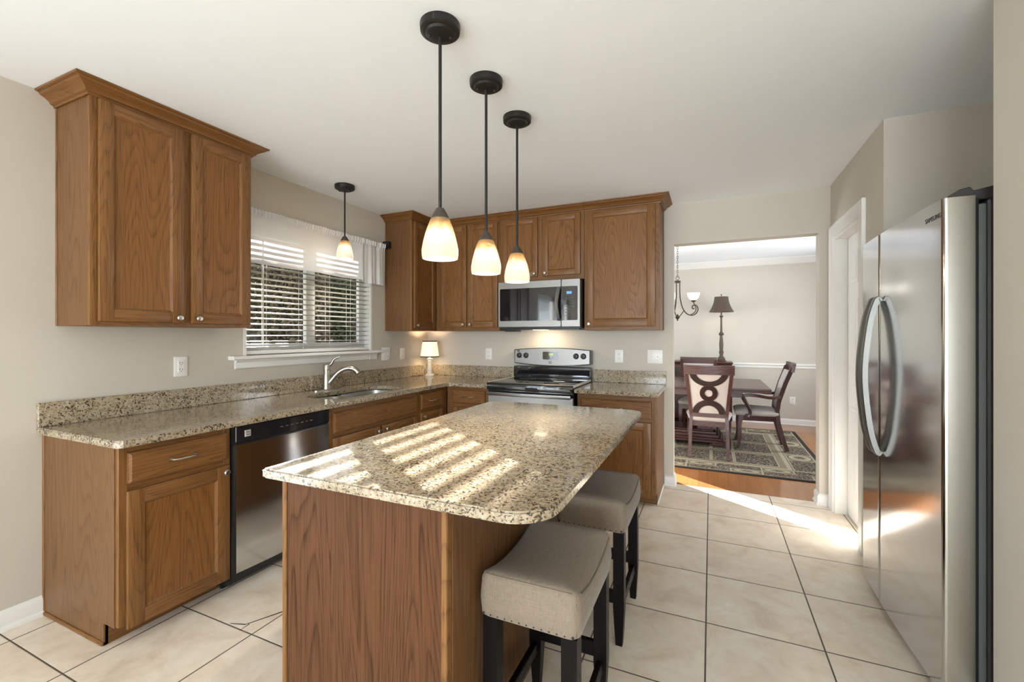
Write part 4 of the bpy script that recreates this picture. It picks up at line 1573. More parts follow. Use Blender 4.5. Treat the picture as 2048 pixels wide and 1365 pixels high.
text_part('SAMSUNG', 0.0245, M['lettering'], doors[1], Matrix.Translation((bulge(-2.004) - 0.0002 + OX, -2.004 + OY, 1.718)) @ Matrix.Rotation(R(2.45), 4, 'Z') @ LEFTF, 'lettering')

# ------------------------------------------------------------------ small lamp on the counter
c = thing('table_lamp', 'small white lamp with brown edged shade on the counter corner', 'lamp', (0.150, -0.175, ZC1))
b = MB()
b.lathe([(0.0, 0.0), (0.045, 0.0), (0.047, 0.006), (0.046, 0.018), (0.042, 0.024), (0.028, 0.027), (0.026, 0.034), (0.025, 0.062), (0.029, 0.064), (0.029, 0.069), (0.025, 0.071), (0.029, 0.074), (0.029, 0.078), (0.024, 0.081),
         (0.0215, 0.12), (0.020, 0.155), (0.024, 0.158), (0.024, 0.164), (0.018, 0.167), (0.019, 0.172), (0.032, 0.180), (0.032, 0.184), (0.012, 0.187), (0.012, 0.200), (0.0, 0.200)], M['lamp_white'], seg=28)
b.build('base', c)
b = MB()
b.lathe([(0.0974, 0.205), (0.0748, 0.372), (0.0731, 0.372), (0.0957, 0.205)], M['lampshade'], seg=36, close=False)
sh = b.build('lamp_shade', c)
b = MB()
b.lathe([(0.0987, 0.202), (0.0979, 0.212), (0.0948, 0.212), (0.0948, 0.202), (0.0987, 0.202)], M['lamp_trim'], seg=36, close=False)
b.lathe([(0.0770, 0.362), (0.0757, 0.374), (0.0722, 0.374), (0.0722, 0.362), (0.0770, 0.362)], M['lamp_trim'], seg=36, close=False)
b.build('shade_trim', sh)
MB().ball((0, 0, 0.265), 0.022, M['bulb'], 12).build('bulb', c)
b = MB()
b.tube(bez([(-0.045, 0.004, 0.006), (-0.085, 0.02, 0.004), (-0.115, 0.05, 0.02), (-0.126, 0.06, 0.06), (-0.105, 0.07, 0.095), (-0.120, 0.04, 0.110), (-0.127, -0.02, 0.118), (-0.135, -0.12, 0.15), (-0.146, -0.255, 0.20)], 60), 0.0024, M['cord'], 6)
b.build('power_cord', c)
l = bpy.data.lights.new('counter_lamp', 'POINT')
l.energy = 3.2
l.color = (1.0, 0.80, 0.55)
l.shadow_soft_size = 0.03
lo = bpy.data.objects.new('counter_lamp', l)
COL.objects.link(lo)
lo.parent = c
lo.location = (0, 0, 0.315)

# ------------------------------------------------------------------ outlets and switches
def plate(name, label, cat, loc, rotz, w, h, kind, mat='white_plastic', group=None):
    """local: on the plane y=0, facing -y"""
    c = thing(name, label, cat, loc, rotz, group)
    b = MB()
    b.box(-w / 2, w / 2, -0.006, 0.0, -h / 2, h / 2, M[mat], 0.003, 2)
    b.build('plate', c)
    if kind == 'outlet':
        MB().box(-0.017, 0.017, -0.0085, -0.005, -0.034, 0.034, M[mat], 0.001).build('insert', c)
        for dz in (-0.019, 0.019):
            b = MB()
            b.box(-0.0085, -0.0060, -0.0092, -0.008, dz - 0.001, dz + 0.008, M['slot'])
            b.box(0.0055, 0.0080, -0.0092, -0.008, dz - 0.001, dz + 0.007, M['slot'])
            b.cyl((0, -0.008, dz - 0.008), (0, -0.0092, dz - 0.008), 0.0026, M['slot'], 8)
            b.build('socket', c)
    else:
        n = kind
        for k in range(n):
            x = (k - (n - 1) / 2) * 0.046
            b = MB()
            b.box(x - 0.006, x + 0.006, -0.0075, -0.005, -0.012, 0.012, M[mat], 0.001)
            b.prism([(-0.006, -0.006), (-0.006, 0.006), (-0.016, 0.010), (-0.016, 0.004)], 'x', x - 0.004, x + 0.004, M[mat])
            b.build('toggle', c)
            b = MB()
            for dz in (-0.030, 0.030):
                b.cyl((x, -0.005, dz), (x, -0.0072, dz), 0.003, M['logo'], 8)
            b.build('screw', c)
    return c


plate('wall_outlet', 'white outlet on the window wall between end cabinet and window sill', 'outlet', (0.0005, -2.499, 1.117), PI / 2, 0.074, 0.118, 'outlet')
plate('light_switch', 'white double switch plate at the right end of the window sill', 'switch', (0.0005, -0.690, 1.124), PI / 2, 0.120, 0.124, 2)
c = plate('wall_outlet', 'ivory outlet with lamp plug between double switch and corner lamp', 'outlet', (0.0005, -0.440, 1.118), PI / 2, 0.072, 0.116, 'outlet', 'ivory')
plate('wall_outlet', 'white outlet on back wall left of the stove', 'outlet', (0.757, -0.0005, 1.110), 0, 0.074, 0.114, 'outlet')
plate('wall_outlet', 'white outlet on back wall right of the stove', 'outlet', (2.084, -0.0005, 1.112), 0, 0.076, 0.116, 'outlet')
plate('light_switch', 'wide white switch plate beside the dining room opening', 'switch', (2.395, -0.0005, 1.114), 0, 0.128, 0.120, 2)
plate('wall_outlet', 'white outlet low on the dining room wall behind the armchair', 'outlet', (3.925, 3.4895, 0.354), 0, 0.074, 0.114, 'outlet')

# ------------------------------------------------------------------ blinds and valance
c = thing('window_blind', 'white horizontal slat blind in the window over the sink', 'blind', (-0.034, -1.4975, 1.168))
Wb = 0.598
b = MB()
b.box(-0.025, 0.025, -Wb, Wb, 0.865, 0.905, M['white_plastic'], 0.003)
b.build('headrail', c)
tilt = R(-5)
NS = 21
for k in range(NS):
    z = 0.052 + 0.0402 * k
    b = MB()
    xs_ = [-0.0235 + 0.047 * q / 8 for q in range(9)]
    arc = [(x, 0.003 * (1 - (x / 0.0235) ** 2)) for x in xs_]
    b.prism([(x, z_ - 0.0015) for x, z_ in arc] + [(x, z_ + 0.0015) for x, z_ in arc[::-1]], 'y', -Wb, Wb, M['blind'],
            mtx=Matrix.Translation((0, 0, z - 0.003)) @ Matrix.Rotation(tilt, 4, 'Y'))
    b.build('slat', c)
b = MB()
b.box(-0.025, 0.025, -Wb, Wb, -0.001, 0.028, M['white_plastic'], 0.005)
b.build('bottom_rail', c)
for y in (-0.44, -0.13, 0.13, 0.36):
    b = MB()
    b.cyl((0.024, y, 0.015), (0.024, y, 0.87), 0.0011, M['white_plastic'], 5)
    b.cyl((-0.024, y, 0.015), (-0.024, y, 0.87), 0.0011, M['white_plastic'], 5)
    b.build('ladder_cord', c)
MB().cyl((0.036, -0.473, 0.06), (0.034, -0.473, 0.86), 0.0042, M['white_plastic'], 8).build('tilt_wand', c)
b = MB()
b.tube([(0.034, 0.55, 0.87), (0.036, 0.552, 0.1), (0.06, 0.553, 0.0), (0.066, 0.553, -0.05)], 0.0013, M['white_plastic'], 5)
b.cyl((0.066, 0.553, -0.05), (0.066, 0.553, -0.085), 0.0035, M['white_plastic'], 8)
b.build('pull_cord', c)

c = thing('valance', 'sheer white valance hanging across the top of the window', 'curtain', (0.045, -1.44, 1.78))


def valance(ya, yb_, zt_, zb_, off, nf, amp, seed):
    rnd = random.Random(seed)
    ph = [rnd.uniform(0, 6.28) for _ in range(6)]
    b = MB()

    def fn(u, v):
        y = ya + (yb_ - ya) * u
        z = zb_ + (zt_ - zb_) * v
        a = amp * (0.35 + 0.65 * (1 - v))
        x = off + a * math.sin(2 * PI * nf * u + ph[0] + 0.5 * math.sin(9 * u + ph[1])) + 0.4 * a * math.sin(2 * PI * nf * 2.3 * u + ph[2])
        if v > 0.86:
            x += 0.011 * min(1.0, (v - 0.86) / 0.05)
        if v > 0.90:
            x += 0.006 * math.sin(2 * PI * u * (yb_ - ya) * 42 + ph[3]) + 0.004 * math.sin(2 * PI * u * (yb_ - ya) * 71)
            z += 0.003 * math.sin(2 * PI * u * (yb_ - ya) * 37 + ph[4])
        z += 0.004 * math.sin(2 * PI * nf * 0.7 * u + ph[5]) * (1 - v)
        return (x, y, z)
    b.grid(fn, 260, 24, M['sheer'])
    # hem
    b.grid(lambda u, v: (lambda p: (p[0] + 0.0015, p[1], p[2]))(fn(u, v * 0.09)), 260, 3, M['sheer'])
    return b.build('panel', c, angle=180)


valance(-0.83, 0.40, 0.375, 0.008, 0.0, 3, 0.006, 3)
valance(0.365, 0.675, 0.372, -0.012, 0.012, 2.5, 0.009, 8)
b = MB()
b.cyl((-0.004, -0.84, 0.352), (-0.004, 0.70, 0.352), 0.004, M['white_plastic'], 10)
b.build('curtain_rod', c)
b = MB()
b.box(-0.042, 0.030, 0.700, 0.7425, 0.347, 0.412, M['bronze'], 0.004)
b.box(-0.022, 0.010, 0.694, 0.702, 0.362, 0.397, M['cap_bronze'], 0.004)
tag(b.build('curtain_bracket', loc=(0.045, -1.44, 1.78)), 'dark square rod bracket on the side of the corner cabinet', 'bracket')

# ------------------------------------------------------------------ dining room: rug
RX0, RX1, RY0, RY1 = 0.55, 3.870, 0.585, 2.930
c = thing('area_rug', 'black bordered floral rug under the dining table', 'rug', (0, 0, 0))
b = MB()
b.box(RX0, RX1, RY0, RY1, 0.0005, 0.0085, M['rug_black'], 0.003)
b.build('binding', c)


def patch(b, x0, x1, y0, y1, lvl, mat):
    b.box(x0, x1, y0, y1, 0.006, 0.0086 + lvl * 0.0003, mat)


b = MB()
e = 0.045
patch(b, RX0 + e, RX1 - e, RY0 + e, RY1 - e, 0, M['rug_cream'])
bw = 0.26
fx0, fx1, fy0, fy1 = RX0 + e + bw, RX1 - e - bw, RY0 + e + bw, RY1 - e - bw


def border_run(x0, x1, y0, y1, horiz, flip):
    ln = (x1 - x0) if horiz else (y1 - y0)
    pat = [0.40, 0.27]
    u = 0.0
    i = 0 if not flip else 1
    while u < ln - 0.05:
        w = min(pat[i % 2], ln - u)
        a, d = u + 0.006, u + w - 0.006
        q = (x0 + a, x0 + d, y0, y1) if horiz else (x0, x1, y0 + a, y0 + d)
        if i % 2 == 0:
            patch(b, q[0], q[1], q[2], q[3], 1, M['floral'])
        else:
            patch(b, q[0], q[1], q[2], q[3], 1, M['rug_sage'])
            cx, cy = (q[0] + q[1]) / 2, (q[2] + q[3]) / 2
            rx, ry = (q[1] - q[0]) / 2 - 0.008, (q[3] - q[2]) / 2 - 0.008
            for s_, lv, mt in ((1.0, 2, 'rug_black'), (0.93, 3, 'rug_cream'), (0.55, 4, 'rug_sage'), (0.40, 5, 'floral')):
                b.prism([(cx + rx * s_ * math.cos(2 * PI * k / 24), cy + ry * s_ * math.sin(2 * PI * k / 24)) for k in range(24)], 'z', 0.006, 0.0086 + lv * 0.0003, M[mt])
        u += w
        i += 1


g = 0.012
for (yy0, yy1) in ((RY0 + e + g, fy0 - g), (fy1 + g, RY1 - e - g)):
    m_ = (yy0 + yy1) / 2
    border_run(RX0 + e + g, RX1 - e - g, yy0, m_ - 0.004, True, False)
    border_run(RX0 + e + g, RX1 - e - g, m_ + 0.004, yy1, True, True)
for (xx0, xx1) in ((RX0 + e + g, fx0 - g), (fx1 + g, RX1 - e - g)):
    border_run(xx0, xx1, fy0 + 0.01, fy1 - 0.01, False, False)
patch(b, fx0, fx1, fy0, fy1, 1, M['rug_black'])
patch(b, fx0 + 0.006, fx1 - 0.006, fy0 + 0.006, fy1 - 0.006, 2, M['rug_cream'])
patch(b, fx0 + 0.045, fx1 - 0.045, fy0 + 0.045, fy1 - 0.045, 3, M['rug_sage'])
xs = [fx0 + 0.10]
while xs[-1] < fx1 - 0.4:
    xs.append(xs[-1] + (0.40 if len(xs) % 2 else 0.22))
for i in range(len(xs) - 1):
    for (ya, yb_) in ((fy0 + 0.10, fy0 + 0.52), (fy0 + 0.62, fy0 + 1.04), (fy0 + 1.14, fy1 - 0.10)):
        if yb_ - ya < 0.1:
            continue
        x0_, x1_ = fx1 - (xs[i + 1] - fx0) + 0.015, fx1 - (xs[i] - fx0) - 0.015
        patch(b, x0_ - 0.012, x1_ + 0.012, ya - 0.012, yb_ + 0.012, 4, M['rug_cream'])
        patch(b, x0_, x1_, ya, yb_, 5, M['floral'])
b.build('pattern', c, smooth=False)

RZ = 0.0160

# ------------------------------------------------------------------ dining table
c = thing('dining_table', 'dark mahogany dining table with ridged edge on the rug', 'table', (2.46, 1.89, RZ))
TX, TY = 0.965, 0.608
b = MB()
b.box(-TX, TX, -TY, TY, 0.700, 0.717, M['mahogany_h'], 0.003)
for k, (ins, z0_, z1_) in enumerate(((0.003, 0.690, 0.700), (0.0, 0.680, 0.690), (0.006, 0.668, 0.680))):
    b.box(-TX + ins, TX - ins, -TY + ins, TY - ins, z0_, z1_, M['mahogany_h'], 0.003)
b.build('tabletop', c)
b = MB()
b.box(-TX + 0.265, TX - 0.265, -TY + 0.14, TY - 0.14, 0.60, 0.668, M['mahogany'], 0.003)
b.build('apron', c)
b = MB()
for sx in (-1, 1):
    b.box(sx * 0.34 - 0.11, sx * 0.34 + 0.11, -0.17, 0.17, 0.16, 0.60, M['mahogany'], 0.006)
    for q in range(4):
        b.box(sx * 0.34 - 0.105 + 0.056 * q, sx * 0.34 - 0.105 + 0.056 * q + 0.042, -0.176, 0.176, 0.18, 0.58, M['mahogany'], 0.003)
b.build('pedestal', c)
b = MB()
for ins, z0_, z1_ in ((0.0, 0.032, 0.060), (0.022, 0.060, 0.085), (0.05, 0.085, 0.120), (0.08, 0.120, 0.150), (0.11, 0.150, 0.165)):
    b.box(-0.52 + ins, 0.52 - ins, -0.295 + ins * 0.8, 0.295 - ins * 0.8, z0_, z1_, M['mahogany_h'], 0.004)
for sx in (-1, 1):
    for sy in (-1, 1):
        b.box(sx * 0.45 - 0.06, sx * 0.45 + 0.06, sy * 0.24 - 0.05, sy * 0.24 + 0.05, 0.0, 0.034, M['mahogany'], 0.004)
b.build('plinth', c)

# ------------------------------------------------------------------ dining chairs
def stile_y(z):
    """rear stile line: local y against height (back of the chair is y<=0 at the top)"""
    pts = [(0.0, 0.0), (0.12, 0.035), (0.30, 0.080), (0.43, 0.092), (0.55, 0.078), (0.75, 0.020), (0.97, -0.060)]
    for (a, ya), (d, yd) in zip(pts, pts[1:]):
        if z <= d:
            return ya + (yd - ya) * (z - a) / (d - a)
    return pts[-1][1]


def stile_x(z):
    pts = [(0.0, 0.186), (0.43, 0.172), (0.70, 0.196), (0.97, 0.222)]
    for (a, ya), (d, yd) in zip(pts, pts[1:]):
        if z <= d:
            return ya + (yd - ya) * (z - a) / (d - a)
    return pts[-1][1]


def chair(label, loc, rotz, arms=False, fret=True):
    c = thing('dining_chair', label, 'chair', loc, rotz, 'dining chairs around the table')
    SQ = [(-1, -1), (1, -1), (1, 1), (-1, 1)]
    for sx in (-1, 1):
        pts = [(sx * stile_x(z), stile_y(z), z) for z in [0.0, 0.06, 0.12, 0.2, 0.3, 0.36, 0.43, 0.49, 0.55, 0.65, 0.75, 0.85, 0.93]]
        b = MB()
        b.tube(bez(pts, 36), 0.0195, M['mahogany'], sec=[(-0.85, -1), (0.85, -1), (0.85, 1), (-0.85, 1)])
        b.build('leg', c)
    for sx in (-1, 1):
        pts = bez([(sx * 0.205, 0.455, 0.37), (sx * 0.207, 0.470, 0.25), (sx * 0.208, 0.468, 0.12), (sx * 0.211, 0.492, 0.0)], 16)
        b = MB()
        b.tube(pts, [0.023 - 0.008 * k / (len(pts) - 1) for k in range(len(pts))], M['mahogany'], sec=SQ)
        b.build('leg', c)
    # top rail, bowed, with grooves
    b = MB()
    for k in range(6):
        z0_ = 0.880 + 0.0158 * k
        y = stile_y(0.92) - 0.0014 * k * 2.2
        pts = []
        for i in range(13):
            x = -0.238 + 0.476 * i / 12
            pts.append((x, y - 0.004 - 0.020 * (1 - (x / 0.238) ** 2), z0_ + 0.008 + (0.004 * (x / 0.238) ** 2 if k == 5 else 0)))
        b.tube(pts, 0.0085, M['mahogany_h'], sec=[(-1.9, -0.98), (1.7, -0.98), (2.0, -0.55), (2.0, 0.55), (1.7, 0.98), (-1.9, 0.98)])
    b.build('top_rail', c)
    b = MB()
    for za in (0.430, 0.449):
        b.tube([(x, stile_y(za) - 0.004 - 0.010 * (1 - (x / 0.18) ** 2), za) for x in (-0.178, -0.09, 0, 0.09, 0.178)], 0.0105, M['mahogany_h'], sec=[(-1.2, -1), (1.2, -1), (1.2, 1), (-1.2, 1)])
    b.build('back_rail', c)
    # upholstered back panel
    b = MB()

    def pf(u, v, off):
        z = 0.455 + 0.435 * v
        w = stile_x(z) - 0.012
        x = -w + 2 * w * u
        return (x, stile_y(z) - 0.012 * (1 - (x / 0.23) ** 2) + off(u, v), z)
    b.grid(lambda u, v: pf(u, v, lambda a, d: 0.004), 12, 16, M['upholstery'])
    b.grid(lambda u, v: pf(u, v, lambda a, d: 0.014 + 0.014 * min(1, 8 * min(a, 1 - a, d, 1 - d))), 16, 20, M['upholstery'])
    b.build('back_cushion', c, angle=70)
    if fret:
        b = MB()

        def on_back(x, z):
            return (x, stile_y(z) - 0.012 * (1 - (x / 0.23) ** 2) - 0.006, z)
        for k in range(5):
            r = 0.186 - 0.0125 * k
            pts = []
            for i in range(33):
                a = PI + PI * i / 32
                x, z = r * math.cos(a) * 0.97, 0.905 + r * math.sin(a) * 0.80
                if z < 0.89:
                    pts.append(on_back(x, z))
            b.tube(pts, 0.0072, M['fret_wood'], 6)
            r = 0.155 - 0.0125 * k
            pts = []
            for i in range(33):
                a = PI * i / 32
                x, z = r * math.cos(a), 0.452 + r * math.sin(a) * 0.94
                if abs(x) < stile_x(z) - 0.02:
                    pts.append(on_back(x, z))
            b.tube(pts, 0.0072, M['fret_wood'], 6)
        for k in range(4):
            r = 0.080 - 0.0120 * k
            b.tube([on_back(r * math.cos(2 * PI * i / 36), 0.678 + r * math.sin(2 * PI * i / 36)) for i in range(36)], 0.0072, M['fret_wood'], 6, closed=True)
        b.build('fretwork', c, angle=30)
    # seat
    b = MB()
    for k, z in enumerate((0.325, 0.343, 0.361)):
        b.slab([(-0.175, 0.095), (-0.222, 0.485), (0.222, 0.485), (0.175, 0.095)], [], z - 0.008, z + 0.0085, M['mahogany_h'], 0.003)
    b.slab([(-0.170, 0.100), (-0.217, 0.480), (0.217, 0.480), (0.170, 0.100)], [], 0.32, 0.372, M['mahogany_h'])
    b.build('seat_frame', c)
    b = MB()
    t = bmesh.new()
    rings = []
    for ins, z in ((0.012, 0.372), (0.0, 0.380), (-0.010, 0.398), (-0.008, 0.416), (0.012, 0.432), (0.05, 0.446), (0.11, 0.455), (0.17, 0.457)):
        rg = []
        for x, y in rrect(-1, 1, 0, 1, (0.06, 0.06, 0.16, 0.16), 6):
            w = 0.185 + 0.050 * y
            xx = x * (w - ins)
            yy = 0.085 + ins * 0.9 + (0.42 - 1.8 * ins) * y + 0.022 * (1 - x * x) * (y > 0.5)
            rg.append(t.verts.new((xx, yy, z)))
        rings.append(rg)
    for a, d in zip(rings, rings[1:]):
        for k in range(len(a)):
            t.faces.new((a[k], a[(k + 1) % len(a)], d[(k + 1) % len(a)], d[k]))
    t.faces.new(rings[0][::-1])
    t.faces.new(rings[-1])
    bmesh.ops.recalc_face_normals(t, faces=t.faces)
    b.merge(t, M['upholstery'])
    b.build('seat', c, angle=80)
    if arms:
        for sx in (-1, 1):
            b = MB()
            z0_ = 0.600
            pts = bez([(sx * 0.193, stile_y(z0_) + 0.008, z0_), (sx * 0.245, 0.17, 0.592), (sx * 0.270, 0.31, 0.612), (sx * 0.272, 0.405, 0.612), (sx * 0.268, 0.440, 0.585),
                       (sx * 0.258, 0.405, 0.52), (sx * 0.248, 0.372, 0.455), (sx * 0.244, 0.365, 0.405), (sx * 0.244, 0.385, 0.375), (sx * 0.246, 0.415, 0.383)], 60)
            b.tube(pts, 0.0165, M['mahogany'], sec=[(-1.1, -0.8), (-0.8, -1.0), (0.8, -1.0), (1.1, -0.8), (1.1, 0.8), (0.8, 1.0), (-0.8, 1.0), (-1.1, 0.8)])
            b.build('arm', c)
    return c


chair('dining chair seen from behind with openwork ring back nearest the kitchen', (2.822, 0.985, RZ), 0)
chair('dining chair across the table, facing the kitchen', (2.68, 2.70, RZ), PI)
chair('dining armchair with scrolled arms at the right end of the table', (3.612, 1.84, RZ), PI / 2, True)

# ------------------------------------------------------------------ buffet and lamp
c = thing('sideboard', 'dark mahogany sideboard against the dining room wall', 'sideboard', (2.35, 3.465, 0))
b = MB()
b.box(-0.775, 0.775, -0.40, 0.0, 0.06, 0.885, M['mahogany'], 0.012, 3)
b.box(-0.74, 0.74, -0.38, -0.01, 0.0, 0.07, M['espresso'])
b.build('body', c)
b = MB()
b.box(-0.785, 0.785, -0.415, 0.0, 0.885, 0.915, M['mahogany_h'], 0.012, 3)
b.build('top', c)
for k in range(3):
    x0_ = -0.73 + 0.49 * k
    for z0_, z1_ in ((0.68, 0.85), (0.46, 0.65), (0.12, 0.43)):
        b = MB()
        b.box(x0_, x0_ + 0.46, -0.415, -0.398, z0_, z1_, M['mahogany_h'], 0.004)
        b.box(x0_ + 0.02, x0_ + 0.44, -0.419, -0.412, z0_ + 0.02, z1_ - 0.02, M['fret_wood'], 0.003)
        d_ = b.build('drawer', c)
        MB().ball((x0_ + 0.23, -0.428, (z0_ + z1_) / 2), 0.012, M['iron'], 10).build('knob', d_)

c = thing('buffet_lamp', 'tall turned lamp with brown bell shade on the sideboard', 'lamp', (2.984, 3.22, 0.9155))
b = MB()
b.box(-0.065, 0.065, -0.065, 0.065, 0.0, 0.018, M['lampbase'], 0.006, 2)
b.box(-0.052, 0.052, -0.052, 0.052, 0.018, 0.055, M['lampbase'], 0.01, 2)
b.lathe([(0.0, 0.05), (0.045, 0.055), (0.034, 0.07), (0.024, 0.085), (0.022, 0.10), (0.030, 0.125), (0.032, 0.15), (0.022, 0.165), (0.025, 0.18), (0.029, 0.24), (0.026, 0.30), (0.019, 0.37), (0.018, 0.385), (0.034, 0.395), (0.037, 0.41), (0.028, 0.425),
         (0.016, 0.44), (0.014, 0.50), (0.0125, 0.64), (0.016, 0.655), (0.027, 0.67), (0.024, 0.68), (0.010, 0.685), (0.010, 0.80), (0.0, 0.80)], M['lampbase'], seg=20)
b.build('base', c)
b = MB()


def shade_fn(u, v):
    a = 2 * PI * u
    r = 0.098 + (0.176 - 0.098) * (1 - v) ** 1.9
    k = math.cos(PI / 8) / math.cos(((a + PI / 8) % (PI / 4)) - PI / 8)
    r *= 0.55 + 0.45 * k
    return (r * math.cos(a), r * math.sin(a), 0.735 + 0.225 * v)


b.grid(shade_fn, 64, 12, M['shade_brown'], closed_u=True)
sh = b.build('lamp_shade', c, angle=20)
b = MB()
b.cyl((0, 0, 0.94), (0, 0, 0.985), 0.004, M['lampbase'], 8)
b.ball((0, 0, 0.99), 0.011, M['lampbase'], 10)
b.build('finial', c)
MB().ball((0, 0, 0.83), 0.025, M['bulb'], 10).build('bulb', c)
l = bpy.data.lights.new('buffet_bulb', 'POINT')
l.energy = 3.0
l.color = (1.0, 0.82, 0.6)
l.shadow_soft_size = 0.03
lo = bpy.data.objects.new('buffet_bulb', l)
COL.objects.link(lo)
lo.parent = c
lo.location = (0, 0, 0.83)

# ------------------------------------------------------------------ chandelier
c = thing('chandelier', 'iron chandelier with scrolled arms and white glass cups over the table', 'chandelier', (2.462, 1.85, 0))
MB().lathe([(0.0, 0.0), (0.062, 0.0), (0.060, -0.012), (0.02, -0.024), (0.0, -0.026)], M['iron'], (0, 0, H), 28).build('canopy', c)
b = MB()
nl = 13
for k in range(nl):
    z = H - 0.03 - 0.0295 * k
    a = PI / 2 * (k % 2)
    pts = []
    for i in range(14):
        t_ = 2 * PI * i / 14
        pts.append((0.008 * math.cos(t_) * math.cos(a), 0.008 * math.cos(t_) * math.sin(a), z - 0.012 + 0.019 * math.sin(t_)))
    b.tube(pts, 0.0022, M['iron'], 6, closed=True)
b.tube([(0.020 * math.cos(2 * PI * i / 20), 0, 2.020 + 0.022 * math.sin(2 * PI * i / 20)) for i in range(20)], 0.0032, M['iron'], 8, closed=True)
b.build('chain', c)
b = MB()
b.lathe([(0.0, 0.012), (0.010, 0.010), (0.036, 0.004), (0.038, 0.0), (0.038, -0.010), (0.034, -0.012), (0.038, -0.015), (0.038, -0.024), (0.0, -0.026)], M['iron'], (0, 0, 1.982), 24)
b.lathe([(0.0, 0.06), (0.008, 0.055), (0.018, 0.03), (0.030, 0.02), (0.020, 0.005), (0.008, -0.008), (0.009, -0.02), (0.0, -0.03)], M['iron'], (0, 0, 1.510), 20)
b.build('stem', c)
for k in range(3):
    a = 2 * PI * k / 3 + R(2)
    ca, sa = math.cos(a), math.sin(a)

    def rp(r, z):
        return (r * ca, r * sa, z)
    b = MB()
    b.tube(bez([rp(0.026, 1.965), rp(0.027, 1.85), rp(0.034, 1.75), rp(0.060, 1.645), (0.105 * ca, 0.105 * sa, 1.575), rp(0.165, 1.552), rp(0.215, 1.575), rp(0.236, 1.625), rp(0.222, 1.668), rp(0.190, 1.678), rp(0.170, 1.655), rp(0.178, 1.632), rp(0.197, 1.636)], 70), 0.0070, M['iron'], 8)
    b.tube(bez([rp(0.012, 1.525), rp(0.040, 1.560), rp(0.075, 1.605), rp(0.100, 1.580)], 20), 0.0055, M['iron'], 8)
    b.tube(bez([rp(0.150, 1.556), rp(0.200, 1.590), rp(0.212, 1.640), rp(0.190, 1.700), rp(0.185, 1.722)], 20), 0.0055, M['iron'], 8)
    b.lathe([(0.0, 0.0), (0.012, 0.0), (0.030, 0.012), (0.032, 0.018), (0.020, 0.022), (0.020, 0.035), (0.0, 0.036)], M['iron'], (0.185 * ca, 0.185 * sa, 1.715), 20)
    ar = b.build('arm', c)
    b = MB()
    prof = [(0.022, 0.0), (0.040, 0.008), (0.058, 0.030), (0.070, 0.060), (0.075, 0.088), (0.072, 0.088), (0.055, 0.034), (0.036, 0.012), (0.0, 0.006)]
    b.lathe(prof, M['chand_glass'], (0.185 * ca, 0.185 * sa, 1.738), 28, close=False)
    b.build('glass_shade', ar)
    l = bpy.data.lights.new('chandelier_lamp', 'POINT')
    l.energy = 1.5
    l.color = (1.0, 0.88, 0.7)
    l.shadow_soft_size = 0.02
    lo = bpy.data.objects.new('chandelier_lamp', l)
    COL.objects.link(lo)
    lo.parent = c
    lo.location = (0.185 * ca, 0.185 * sa, 1.79)
# ------------------------------------------------------------------ outside
g_ = MB()
g_.box(-40, -0.3, -20, 30, -0.35, -0.30, M['grass'])
struct(g_.build('ground', smooth=False))


def shrub(label, x, y, hgt, rad, mat, n, seed):
    rnd = random.Random(seed)
    c = thing('shrub', label, 'shrub', (x, y, -0.30), 0, 'shrubs behind the window')
    b = MB()
    for k in range(5):
        a = rnd.uniform(0, 6.28)
        q = rnd.uniform(0.1, 0.5) * rad
        b.tube(bez([(0.05 * math.cos(a), 0.05 * math.sin(a), 0), (q * 0.5 * math.cos(a), q * 0.5 * math.sin(a), hgt * 0.4), (q * math.cos(a), q * math.sin(a), hgt * 0.9)], 8), [0.05 - 0.005 * i for i in range(9)], M['bark'], 6)
    b.build('trunk', c)
    me = bpy.data.meshes.new('foliage')
    vs, fs = [], []
    for k in range(n):
        a = rnd.uniform(0, 2 * PI)
        v = rnd.random()
        zz = hgt * (0.03 + 0.97 * v ** 0.8)
        rr = rad * math.sqrt(rnd.random()) * (1.0 - 0.15 * (zz / hgt) ** 4)
        p = Vector((rr * math.cos(a), rr * math.sin(a), zz))
        s_ = rnd.uniform(0.022, 0.055)
        d = Vector((rnd.gauss(0, 1), rnd.gauss(0, 1), rnd.gauss(0, 1))).normalized()
        e_ = d.cross(Vector((rnd.gauss(0, 1), rnd.gauss(0, 1), rnd.gauss(0, 1)))).normalized()
        i0 = len(vs)
        vs += [p - d * s_, p + e_ * s_ * 0.5, p + d * s_, p - e_ * s_ * 0.5]
        fs.append((i0, i0 + 1, i0 + 2, i0 + 3))
    me.from_pydata([tuple(v) for v in vs], [], fs)
    me.materials.append(mat)
    o = bpy.data.objects.new('foliage', me)
    COL.objects.link(o)
    o.parent = c
    return c


shr = [('dark leafy shrub outside, filling the left window pane', -4.55, 1.95, 3.05, 0.78, 'leaf', 20000, 1),
       ('greener leafy shrub outside, filling the right window pane', -4.55, 3.70, 3.05, 0.78, 'leaf2', 20000, 2),
       ('brown leafy shrub outside in the second row, behind the mullion of the window', -6.85, 4.75, 3.20, 0.90, 'leaf', 17000, 3),
       ('brown leafy shrub outside in the second row, behind the left edge of the window', -6.85, 2.70, 3.20, 0.90, 'leaf', 15000, 4)]


